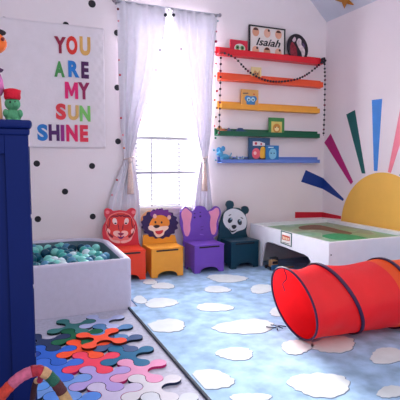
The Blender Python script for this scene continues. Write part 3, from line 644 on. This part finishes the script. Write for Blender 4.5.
def in_pit(x, y, mrg):
    if not (-0.1 < x < PX1 - 0.065 - mrg and PY0 + 0.03 + mrg < y < PY1 - 0.06 - mrg): return False
    cx, cy = PX1 - 0.3, PY1 - 0.3
    return not (x > cx and y > cy and math.hypot(x - cx, y - cy) > 0.24 - mrg)
def ball(x, y, z):
    nm = rnd.choice(wts)
    if nm not in protos:
        q = MB(); q.sphere((0, 0, 0), r - 0.0006, 16, 10); o = q.build('pit_ball', mat('ball_' + nm.replace(' ', '_'), ballc[nm], 0.35, 0.04, spec=0.3)); protos[nm] = o
    else: o = protos[nm].copy(); C.objects.link(o)
    o.location = (x, y, z)
    fx = 'left' if x < 0.2 else 'middle' if x < 0.5 else 'right'; fy = 'front' if y < 3.8 else 'centre' if y < 4.2 else 'back'
    tag(o, '%s plastic ball in the %s %s of the ball pit, %s layer' % (nm, fy, fx, 'upper' if z > 0.3 else 'lower'), 'ball', nm + ' balls in the ball pit')
sp = 2 * r; row = 0; y = PY0 + 0.03 + r + 0.003; spots = []
while y < PY1 - 0.06:
    x = -0.09 + (sp / 2 if row % 2 else 0)
    while x < PX1:
        if in_pit(x, y, r + 0.001): spots.append((x, y)); ball(x, y, 0.2353 + r)
        x += sp
    y += sp * 0.868; row += 1
S = set()
h2 = sp * 0.8165
for (x, y) in spots:      # second layer, nested in the dips of the first
    x2, y2 = x + r, y + sp * 0.289
    if in_pit(x2, y2, r + 0.002) and rnd.random() < 0.6: ball(x2, y2, 0.2353 + r + h2)
# ============================================================ play table
tb = thing('play_table', 'low white train table with a green landscape top in the corner', 'table', (3.1, 3.86, 0.016))
TX0, TX1, TY0, TY1, TZ = 2.56, 3.655, 3.13, 4.49, 0.457; Z0 = 0.016
lp = [(x, y) for x, y in [(100,345),(108,300),(118,240),(126,218),(140,209),(165,214),(240,242),(320,272),(340,284),(352,305),(358,345)]]
arch = []
for x, y in lp: p = at(240 + x / 5, 200 + y / 5, X=TX0); arch.append((min(p.y, TY1 - 0.04), max(p.z, Z0)))
arch[0] = (arch[1][0] + 0.01, Z0); arch[-1] = (arch[-2][0] - 0.01, Z0)
pts = [(TY1, Z0), (TY1, TZ), (TY0, TZ), (TY0, Z0)] + arch[::-1]
b = MB(); b.prism([(TX0, y, z) for y, z in pts], (0.02, 0, 0)); b.build('end_panel', WHITE, tb)
b = MB(); b.prism([(TX1 - 0.02, y, z) for y, z in pts], (0.02, 0, 0)); b.build('end_panel', WHITE, tb)
slab(tb, 'side_panel', WHITE, TX0 + 0.02, TX1 - 0.02, TY0, TY0 + 0.02, Z0, TZ, 0.002)
slab(tb, 'side_panel', WHITE, TX0 + 0.02, TX1 - 0.02, TY1 - 0.02, TY1, Z0, TZ, 0.002)
slab(tb, 'shelf_board', paint((120, 96, 120), 0.6), TX0 + 0.02, TX1 - 0.02, TY0 + 0.02, TY1 - 0.02, TZ - 0.16, TZ - 0.145, 0)
b = MB()
for q in ((TX0 + 0.02, TX0 + 0.045, TY0 + 0.02, TY1 - 0.02), (TX1 - 0.07, TX1 - 0.02, TY0 + 0.02, TY1 - 0.02), (TX0 + 0.045, TX1 - 0.07, TY0 + 0.02, TY0 + 0.04), (TX0 + 0.045, TX1 - 0.07, TY1 - 0.06, TY1 - 0.02)): b.box(*q, TZ - 0.05, TZ - 0.001)
b.build('rim', WHITE, tb)
# landscape board
gm_ = bpy.data.materials.new('play_landscape'); gm_.use_nodes = True; nt = gm_.node_tree; N = nt.nodes; L = nt.links
tc = N.new('ShaderNodeTexCoord'); ns = N.new('ShaderNodeTexNoise'); ns.inputs['Scale'].default_value = 3.2; ns.inputs['Detail'].default_value = 1.5
L.new(tc.outputs['Object'], ns.inputs['Vector']); rp = N.new('ShaderNodeValToRGB'); rp.color_ramp.interpolation = 'CONSTANT'
es = rp.color_ramp.elements; es[0].position = 0; es[0].color = lin((120, 140, 104)); es[1].position = 0.40; es[1].color = lin((150, 172, 140))
for p_, c_ in ((0.44, (120, 168, 118)), (0.56, (96, 156, 118)), (0.66, (150, 186, 172))): e = es.new(p_); e.color = lin(c_)
L.new(ns.outputs['Fac'], rp.inputs['Fac']); L.new(rp.outputs['Color'], N['Principled BSDF'].inputs['Base Color']); N['Principled BSDF'].inputs['Roughness'].default_value = 0.3
slab(tb, 'landscape_board', gm_, TX0 + 0.045, TX1 - 0.07, TY0 + 0.04, TY1 - 0.06, TZ - 0.045, TZ - 0.035, 0)
b = MB(); mz = TZ - 0.035; P_ = [at(x, y, Z=mz) for x, y in ((300,226.5),(318,225),(338,229.5),(352,233),(344,234.5),(322,230),(302,229.5))]
b.prism([tuple(p) for p in smooth(P_)], (0, 0, 0.0015)); b.build('brown_track_area', mat('track_brown', (122, 84, 60), 0.6, 0.2, 20), tb)
b = MB(); P_ = [at(x, y, Z=mz) for x, y in ((322,236),(335,233.5),(352,235),(368,238.5),(358,240),(335,239.5))]
b.prism([tuple(p) for p in smooth(P_)], (0, 0, 0.002)); b.build('green_hill_area', mat('hill_green', (44, 148, 92), 0.6, 0.2, 20), tb)
# sticker sign on the end panel
def onend(x, y): p = at(240 + x / 5, 200 + y / 5, X=TX0); return (p.y, p.z)
def endpoly(name, col, pts, dx, par): b = MB(); b.prism([(TX0 - dx, y, z) for y, z in [onend(*p) for p in pts]], (0.0011, 0, 0)); return b.build(name, paint(col, 0.4), par)
sg = endpoly('logo_plate', (22, 84, 80), [(205, 151), (261, 167), (259, 236), (203, 215)], 0.0012, tb)
endpoly('logo_panel', (240, 236, 230), [(210, 158), (256, 171), (254, 229), (208, 211)], 0.0022, sg)
endpoly('logo_box', (206, 70, 36), [(212, 172), (250, 184), (249, 206), (212, 197)], 0.0032, sg)
for i in range(4): x = 216 + i * 8; endpoly('logo_letter', (248, 226, 190), [(x, 181 + i * 2.4), (x + 5, 182.5 + i * 2.4), (x + 5, 196 + i * 2.2), (x, 194.5 + i * 2.2)], 0.0042, sg)
endpoly('logo_line', (60, 70, 74), [(214, 209), (248, 219), (248, 222), (214, 212)], 0.0032, sg)
p = at(331, 255, Y=TY0); b = MB(); b.tube([(p.x, TY0 - 0.003, p.z), (p.x, TY0 + 0.001, p.z)], 0.006, 10); b.build('screw_cap', paint((30, 28, 40)), tb)
# toy under the table
p = at(277, 271, Z=0.014)
t = thing('toy_truck', 'small tan and blue toy truck poking out from under the white table', 'toy', (p.x, p.y, 0.0155))
X, Y_ = p.x, p.y + 0.05
slab(t, 'cab', paint((196, 150, 104)), X - 0.045, X + 0.03, Y_ - 0.02, Y_ + 0.05, 0.05, 0.12, 0.008); slab(t, 'bumper', paint((50, 110, 160)), X - 0.055, X + 0.035, Y_ - 0.035, Y_ - 0.02, 0.025, 0.075, 0.006)
slab(t, 'chassis', paint((70, 56, 60)), X - 0.04, X + 0.09, Y_ - 0.02, Y_ + 0.12, 0.032, 0.05, 0.003); slab(t, 'load_box', paint((64, 74, 90)), X + 0.005, X + 0.09, Y_ + 0.06, Y_ + 0.12, 0.05, 0.13, 0.008)
slab(t, 'windscreen', paint((40, 34, 44)), X - 0.038, X + 0.022, Y_ - 0.0225, Y_ - 0.0195, 0.085, 0.112, 0)
for dx in (-0.05, 0.03):
    for dy in (0.0, 0.1): b = MB(); b.tube([(X + dx, Y_ + dy, 0.0335), (X + dx + 0.015, Y_ + dy, 0.0335)], 0.018, 14); b.build('wheel', paint((26, 22, 28)), t)
p = at(289, 266.5, Z=0.03); b = MB(); q = at(283, 267, Z=0.03)
t = thing('wooden_stick', 'short pale wooden stick lying beside the toy truck', 'toy', (q.x, q.y, 0.0155))
b.tube([(q.x + 0.0, q.y - 0.0, 0.024), (p.x + 0.06, p.y - 0.0, 0.024)], 0.0085, 8); b.build('stick', paint((222, 184, 140)), t)
# ============================================================ play tunnel
tn = thing('play_tunnel', 'red and orange fabric play tunnel with dark hoops lying on the cloud rug', 'play tunnel', (2.3, 2.45, 0.016))
TR = 0.24
hoops = [(1.66, 2.36, -0.06), (1.965, 2.345, -0.12), (2.38, 2.31, -0.03), (2.80, 2.30, -0.03), (3.2, 2.32, 0.0), (3.5, 2.36, 0.0)]
def hoop_pt(x, y, lean, a, R=TR): return Vector((x + lean * math.sin(a) * 1.0, y + R * math.cos(a), 0.0185 + TR + R * math.sin(a)))
red = mat('tunnel_red', (244, 34, 42), 0.35, 0.05, 6, 0.25, trans=0.35, bscale=9, spec=0.5)
orange = mat('tunnel_orange', (246, 92, 26), 0.35, 0.05, 6, 0.25, trans=0.35, bscale=9, spec=0.5)
blue = mat('tunnel_blue', (60, 130, 200), 0.35, 0.05, 6, 0.25, trans=0.35, bscale=9, spec=0.5)
def sleeve(i0, i1, m, f0=0.0, f1=1.0, seed=1):
    b = MB(); nu, na = 18, 56; g_ = []; (xa_, ya_, la), (xb, yb_, lb) = hoops[i0], hoops[i1]
    for u in range(nu + 1):
        f = f0 + (f1 - f0) * u / nu; rw = []
        sag = 0.022 * math.sin(PI * f)
        for k in range(na):
            a = 2 * PI * k / na; R = TR - 0.006 - sag * (0.35 + 0.65 * max(0, math.sin(a))) + 0.004 * math.sin(5 * a + 7 * f + seed) * math.sin(PI * f)
            p = hoop_pt(xa_ + (xb - xa_) * f, ya_ + (yb_ - ya_) * f, la + (lb - la) * f, a, R)
            p.z = max(p.z - 0.0, 0.0175); rw.append(b.b.verts.new(p))
        g_.append(rw)
    for u in range(nu):
        for k in range(na): b._f([g_[u][k], g_[u][(k + 1) % na], g_[u + 1][(k + 1) % na], g_[u + 1][k]], True)
    return b.build('fabric_sleeve', m, tn, recalc=False)
o = sleeve(0, 1, red); o['label'] = 'red fabric section at the open end'
o = sleeve(1, 2, red, 0, 0.82, 2); o['label'] = 'middle red fabric section'
o = sleeve(1, 2, orange, 0.82, 1.0, 2); o['label'] = 'narrow orange strip'
o = sleeve(2, 3, orange, seed=3); o['label'] = 'orange fabric section'
o = sleeve(3, 4, blue, seed=4); o['label'] = 'blue fabric section'
o = sleeve(4, 5, blue, seed=5); o['label'] = 'blue fabric section at the far end'
hm = paint((52, 18, 66), 0.5)
for i, (x, y, l) in enumerate(hoops):
    if i in (0,): R_, rr = TR - 0.006, 0.007
    else: R_, rr = TR - 0.003, 0.008
    b = MB(); b.tube([hoop_pt(x, y, l, 2 * PI * k / 56, R_ - 0.002) for k in range(56)], rr, 8, True); b.build('hoop', hm, tn)
# flat webbing band around two hoops
for i in (1, 2):
    x, y, l = hoops[i]; b = MB(); A = []; B_ = []
    for k in range(57): a = 2 * PI * k / 56; A.append(b.b.verts.new(hoop_pt(x - 0.013, y, l, a, TR + 0.005 - 0.001))); B_.append(b.b.verts.new(hoop_pt(x + 0.013, y, l, a, TR + 0.005 - 0.001)))
    for k in range(56): b._f([A[k], A[k + 1], B_[k + 1], B_[k]], True)
    o = b.build('hoop_band', hm, tn, recalc=False); s = o.modifiers.new('s', 'SOLIDIFY'); s.thickness = 0.002
def ties(pts, r_=0.004): b = MB(); b.tube(smooth(pts, 5, False), r_, 6); o = b.build('tie_ribbon', paint((24, 30, 74)), tn); return o
q = at(276, 327, Z=0.022); ties([q + Vector((-0.06, 0.03, 0)), q + Vector((-0.02, -0.01, 0.002)), q + Vector((0.03, 0.012, 0.0)), q + Vector((0.07, -0.02, 0.0))]); ties([q + Vector((-0.01, 0.05, 0)), q + Vector((0.0, 0.0, 0.008)), q + Vector((-0.02, -0.05, 0.0))], 0.0035); ties([q + Vector((0.02, 0.03, 0)), q + Vector((0.0, 0.0, 0.01)), q + Vector((0.03, -0.04, 0.0))], 0.0035)
hp = hoop_pt(1.70, 2.36, -0.05, PI * 0.35, TR - 0.012); ties([hp, hp + Vector((0.01, -0.02, -0.06)), hp + Vector((-0.005, 0, -0.1)), hp + Vector((0.012, 0.0, -0.15))], 0.003)
# ============================================================ foam splat tiles
def splat(rot, D=0.212, nl=4, gap=0.0016, al=math.radians(18.5)):
    """four-armed puzzle tile with round lobes on narrow necks; lobes fit the neighbours' notches in a square lattice"""
    out = []; st = 2 * PI / nl; be = st / 2 - al; q_ = math.sin(al) / math.sin(be)
    d1 = D / (math.cos(al) + q_ * math.cos(be)); d2 = d1 * q_; rs = 0.5 * d1 * math.sqrt(1 + q_ * q_ - 2 * q_ * math.cos(st / 2))
    pol = lambda d, a: Vector((d * math.cos(a), d * math.sin(a)))
    for k in range(nl):
        a = rot + al + k * st; L_ = pol(d1, a); Np = pol(d2, a + st / 2); Nm = pol(d2, a - st / 2); Lp = pol(d1, a + st)
        a0 = math.atan2((Nm - L_).y, (Nm - L_).x); a1 = math.atan2((Np - L_).y, (Np - L_).x)
        while a1 < a0: a1 += 2 * PI
        for i in range(17): q = a0 + (a1 - a0) * i / 16; out.append(L_ + pol(rs - gap, q))
        b0 = math.atan2((L_ - Np).y, (L_ - Np).x); b1 = math.atan2((Lp - Np).y, (Lp - Np).x)
        while b1 > b0: b1 -= 2 * PI
        for i in range(15): q = b0 + (b1 - b0) * i / 14; out.append(Np + pol(rs + gap, q))
    return out
def inside(p, poly):
    c = False; j = len(poly) - 1
    for i in range(len(poly)):
        a, b_ = poly[i], poly[j]
        if (a.y > p.y) != (b_.y > p.y) and p.x < (b_.x - a.x) * (p.y - a.y) / (b_.y - a.y) + a.x: c = not c
        j = i
    return c
def clash(A, B): return any(inside(p, B) for p in A) or any(inside(p, A) for p in B)
LO, LU, LV = Vector((0.425, 2.765)), Vector((0.2119, 0.008)), Vector((0.008, -0.2119))
tiles = [ # lattice column, row, colour, name, where
 (1,-2,(176,186,224),'pale periwinkle','furthest back towards the rug edge'),(0,-2,(60,120,120),'sea green','furthest back by the ball pit'),
 (-1,-1,(38,54,92),'dark slate','back left beside the blue cabinet'),(0,-1,(22,96,66),'dark green','back row near the ball pit'),(1,-1,(84,130,178),'dusty blue','back row beside the green one'),
 (-1,0,(44,96,196),'cornflower blue','left of the bright orange one'),(0,0,(246,82,44),'bright orange','in front of the dark green one'),(1,0,(66,88,132),'slate blue','right of the bright orange one'),
 (-1,1,(58,108,210),'mid blue','left of the coral pink one'),(0,1,(234,62,92),'coral pink','in front of the bright orange one'),(1,1,(30,104,146),'deep teal','by the rug edge right of the coral one'),
 (-1,2,(110,150,216),'light blue','left of the lavender one'),(0,2,(172,152,212),'lavender','in front of the coral pink one'),(1,2,(222,150,188),'rose pink','in front of the deep teal one'),
 (-1,3,(84,136,220),'azure','behind the basket handle'),(0,3,(196,186,216),'pale lilac','in front of the lavender one'),(1,3,(208,204,214),'white','front right by the rug edge'),
 (-1,4,(170,188,222),'icy blue','front left at the bottom of the photo'),(0,4,(44,84,190),'strong blue','lowest middle one in the photo'),(1,4,(200,204,216),'milky white','lowest one beside the rug edge'),
 (-2,0,(30,60,150),'dark blue','half hidden behind the cabinet'),(-2,1,(60,120,220),'bright blue','partly hidden by the cabinet'),(-2,2,(90,150,226),'sky blue','beside the cabinet behind the basket')]
TH = 0.0145; rnd = random.Random(5)
def tile_mesh(poly, c):
    b = MB(); P2 = []
    for p in poly:
        if not P2 or (p - P2[-1]).length > 0.0008: P2.append(p)
    if (P2[0] - P2[-1]).length < 0.0008: P2.pop()
    lo = [b.b.verts.new((p.x - c.x, p.y - c.y, 0)) for p in P2]; hi = [b.b.verts.new((p.x - c.x, p.y - c.y, TH)) for p in P2]; n = len(P2)
    b.mi = 1
    for i in range(n): b._f([lo[i], lo[(i + 1) % n], hi[(i + 1) % n], hi[i]])
    b.mi = 0
    for t3 in tessellate_polygon([[Vector((p.x, p.y, 0)) for p in P2]]):
        b._f([hi[k] for k in t3]); b._f([lo[k] for k in t3][::-1])
    return b
base = math.atan2(LU.y, LU.x); laid = []
def foam(c, rot, z, col, nm, where, tilt=0):
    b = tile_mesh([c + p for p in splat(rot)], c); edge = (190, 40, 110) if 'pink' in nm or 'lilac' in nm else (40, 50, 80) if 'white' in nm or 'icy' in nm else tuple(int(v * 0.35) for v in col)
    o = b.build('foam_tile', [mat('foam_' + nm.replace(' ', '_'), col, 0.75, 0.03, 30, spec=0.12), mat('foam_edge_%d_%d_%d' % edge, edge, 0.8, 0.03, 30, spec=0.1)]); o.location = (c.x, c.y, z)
    tag(o, nm + ' four-armed foam tile, ' + where, 'foam tile', 'interlocking foam splat tiles')
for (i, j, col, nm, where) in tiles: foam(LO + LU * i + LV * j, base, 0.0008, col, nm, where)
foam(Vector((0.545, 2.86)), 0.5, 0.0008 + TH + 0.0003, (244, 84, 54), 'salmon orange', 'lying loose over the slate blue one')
# ============================================================ blue cabinet
cb = thing('tall_dresser', 'tall navy blue wooden dresser at the left edge of the photo', 'dresser', (-0.3, 1.75, 0))
nv = mat('navy_paint', (4, 27, 94), 0.5, 0.06, 5, spec=0.15)
DX0, DX1, DY0, DY1, DH = -0.66, 0.078, 1.47, 1.98, 1.274
slab(cb, 'body', nv, DX0, DX1 - 0.003, DY0 + 0.006, DY1, 0.06, DH - 0.03, 0.003)
b = MB()
for (a, c, z0, z1) in ((DX1 - 0.07, DX1 - 0.003, 0.02, DH - 0.03), (DX0, DX0 + 0.07, 0.02, DH - 0.03), (DX0 + 0.07, DX1 - 0.07, 0.02, 0.12), (DX0 + 0.07, DX1 - 0.07, DH - 0.1, DH - 0.03)): b.box(a, c, DY0 - 0.004, DY0 + 0.006, z0, z1)
b.build('side_frame', nv, cb, bevel=0.002)
b = MB(); b.box(DX0 - 0.01, DX1 + 0.001, DY0 - 0.01, DY1 + 0.0, DH - 0.045, DH - 0.025); b.build('cornice', nv, cb, bevel=0.006)
slab(cb, 'top_board', nv, DX0 - 0.015, DX1 + 0.008, DY0 - 0.018, DY1 + 0.005, DH - 0.025, DH, 0.009)
for i in range(5):
    z0 = 0.1 + i * 0.222; slab(cb, 'drawer', nv, DX1 - 0.0035, DX1 + 0.0015, DY0 + 0.03, DY1 - 0.02, z0, z0 + 0.21, 0.002)
for (x, y) in ((DX0 + .03, DY0 + .04), (DX1 - .04, DY0 + .04), (DX0 + .03, DY1 - .04), (DX1 - .04, DY1 - .04)): slab(cb, 'foot', nv, x - 0.025, x + 0.025, y - 0.025, y + 0.025, 0, 0.06, 0.004)
# toys on the dresser
def P_at(x, y, Y): p = at(x, y, Y=Y); return p
DZ = DH + 0.0003; ty = 1.62
a = at(3.5, 120, Y=ty); c = at(17, 90, Y=ty); mx_ = (a.x + c.x) / 2
gk = mat('knit_green', (86, 158, 118), 0.9, 0.15, 60, 0.5); rk = mat('knit_red', (206, 24, 52), 0.9, 0.08, 60, 0.4)
t = thing('knitted_toy', 'green knitted toy wearing a red cap on top of the blue dresser', 'toy', (mx_, ty, DZ))
s = 0.0105 / 0.0105
b = MB(); b.sphere((mx_, ty, DZ + 0.021), 0.024, sc=(1, 0.8, 0.88)); b.build('body', gk, t)
b = MB(); b.sphere((mx_, ty, DZ + 0.055), 0.022, sc=(1.05, 0.9, 0.9)); b.sphere((mx_ + 0.009, ty - 0.017, DZ + 0.052), 0.009); b.build('head', gk, t)
for s in (-1, 1): b = MB(); b.sphere((mx_ + s * 0.02, ty - 0.008, DZ + 0.028), 0.009, sc=(1, 1, 1.3)); b.build('arm', gk, t); b = MB(); b.sphere((mx_ + s * 0.011, ty - 0.014, DZ + 0.0075), 0.0075, sc=(1, 1.2, 1)); b.build('foot', gk, t)
b = MB(); b.lathe([(0.022, 0), (0.0245, 0.006), (0.024, 0.014), (0.026, 0.026), (0.012, 0.03)], (mx_, ty, DZ + 0.067), 18); o = b.build('cap', rk, t); o['label'] = 'red cap'
for s in (-1, 1): b = MB(); b.sphere((mx_ + s * 0.007, ty - 0.021, DZ + 0.058), 0.003); b.build('eye', dk, t)
for o_ in [t] : o_.scale = (1.05, 1.05, 1.15); o_.location.x += 0.007
# tall soft doll at the very edge
a = at(-6, 120, Y=ty); X = a.x; k_ = 1.62 / 457 / 0.92
t = thing('scarecrow_doll', 'tall doll with orange face and black pointed hat, cut off by the left edge', 'toy', (X, ty, DZ))
def zz_(y): return at(-7, y, Y=ty).z
b = MB(); b.lathe([(0.024, 0), (0.026, 0.02), (0.022, zz_(95) - DZ)], (X, ty, DZ), 18); b.build('skirt', paint((214, 150, 110), 0.9), t)
b = MB(); b.lathe([(0.026, 0), (0.034, 0.02), (0.03, 0.05), (0.018, zz_(68) - zz_(95))], (X, ty, zz_(95)), 18); b.build('shirt', mat('doll_shirt', (196, 110, 170), 0.9, 0.5, 45), t)
b = MB(); b.lathe([(0.012, 0), (0.03, 0.006), (0.034, 0.012), (0.014, 0.02)], (X, ty, zz_(73)), 18); b.build('collar', paint((70, 30, 80), 0.9), t)
b = MB(); b.tube([(X, ty, zz_(72)), (X, ty, zz_(50))], 0.01, 8); b.build('neck', paint((214, 150, 110), 0.9), t)
b = MB(); b.sphere((X, ty, zz_(43)), 0.047, sc=(1, 0.9, 0.75)); b.build('head', paint((240, 112, 48), 0.8), t)
for s in (-1, 1): b = MB(); b.sphere((X + 0.024 + s * 0.01, ty - 0.036, zz_(41)), 0.006); b.build('eye', paint((120, 30, 30)), t)
b = MB(); b.lathe([(0.046, 0), (0.047, 0.003), (0.026, 0.008), (0.013, 0.05), (0.002, 0.085)], (X - 0.002, ty, zz_(32.5)), 18); b.build('hat', paint((24, 20, 34), 0.8), t)
# ============================================================ basket in the foreground
by = 1.22
bx = 0.062; hz = at(42, 373, Y=by).z; rim_z = 0.33
bk = thing('woven_basket', 'round basket with a handle wrapped in bright striped cloth in the foreground', 'basket', (bx, by, 0))
b = MB(); bw = mat('wicker', (196, 150, 96), 0.8, 0.3, 50, 0.6, bscale=120)
b.lathe([(0.12, 0.0), (0.135, 0.02), (0.15, 0.15), (0.155, rim_z - 0.02), (0.148, rim_z - 0.02), (0.142, 0.15), (0.125, 0.03), (0.01, 0.025)], (bx, by, 0), 32); b.build('body', bw, bk)
b = MB(); b.tube([(bx + 0.152 * math.cos(a), by + 0.152 * math.sin(a), rim_z - 0.012) for a in [k * PI / 20 for k in range(40)]], 0.012, 8, True); b.build('rim', bw, bk)
segs = [(0.0, 0.2, (196, 120, 70)), (0.2, 0.36, (196, 60, 48)), (0.36, 0.52, (196, 96, 132)), (0.52, 0.6, (170, 40, 60)), (0.6, 0.67, (206, 160, 120)), (0.67, 0.76, (30, 92, 78)), (0.76, 0.86, (84, 40, 48)), (0.86, 1.0, (186, 150, 106))]
p0 = at(-30, 400, Y=by); hpts = [Vector((bx - 0.15, by, rim_z - 0.01)), at(-14, 420, Y=by), at(0, 398, Y=by), at(10, 386, Y=by), at(22, 376, Y=by), at(37, 370.5, Y=by), at(48, 375, Y=by), at(58, 386, Y=by), at(67, 402, Y=by), Vector((bx + 0.15, by, rim_z - 0.01))]
hp_ = smooth(hpts, 8, False); n = len(hp_)
for (f0, f1, col) in segs:
    i0, i1 = int(f0 * (n - 1)), int(f1 * (n - 1)); b = MB(); b.tube(hp_[i0:i1 + 1], [0.0145 + 0.0006 * math.sin(i * 1.7) for i in range(i0, i1 + 1)], 12)
    b.build('handle_wrap', mat('wrap_%d%d' % (col[0], col[1]), col, 0.7, 0.25, 60, 0.5), bk)
st = smooth([at(41, 375, Y=by) + Vector((0, 0.01, 0)), at(41, 385, Y=by) + Vector((0, 0.03, 0)), at(36, 400, Y=by) + Vector((0, 0.07, 0)), Vector((bx - 0.02, by + 0.148, rim_z - 0.01))], 6, False)
for (i0, i1, col) in ((0, 7, (170, 40, 84)), (7, 10, (226, 190, 150)), (10, 18, (60, 30, 44))): b = MB(); b.tube(st[i0:i1 + 1], 0.008, 10); b.build('handle_strap', mat('strap_%d' % col[0], col, 0.7, 0.2, 60, 0.4), bk)
# ============================================================ gold star on the slope
d = fw + rt * ((344 - 200) / F_PX) + up * ((200 - 0) / F_PX)
nrm = Vector((0.9155, 0, 1)).normalized(); p0 = Vector((RX, 0, 2.85)); tt = (p0 - cam_pos).dot(nrm) / d.dot(nrm); sp_ = cam_pos + d * (tt - 0.03)
t = MB(); u_ = Vector((0, 1, 0)); v_ = nrm.cross(u_).normalized()
pts = []
for i in range(10):
    a = i * PI / 5 + 0.35; R_ = 0.12 if i % 2 == 0 else 0.05; pts.append(sp_ + u_ * R_ * math.cos(a) + v_ * R_ * math.sin(a))
t.prism([p - sp_ for p in pts], nrm * 0.012); o = t.build('gold_star', mat('gold', (196, 130, 50), 0.4, 0.2, 20, metal=0.3)); o.location = sp_
tag(o, 'gold star ornament on the sloping ceiling at the top of the photo', 'ornament')
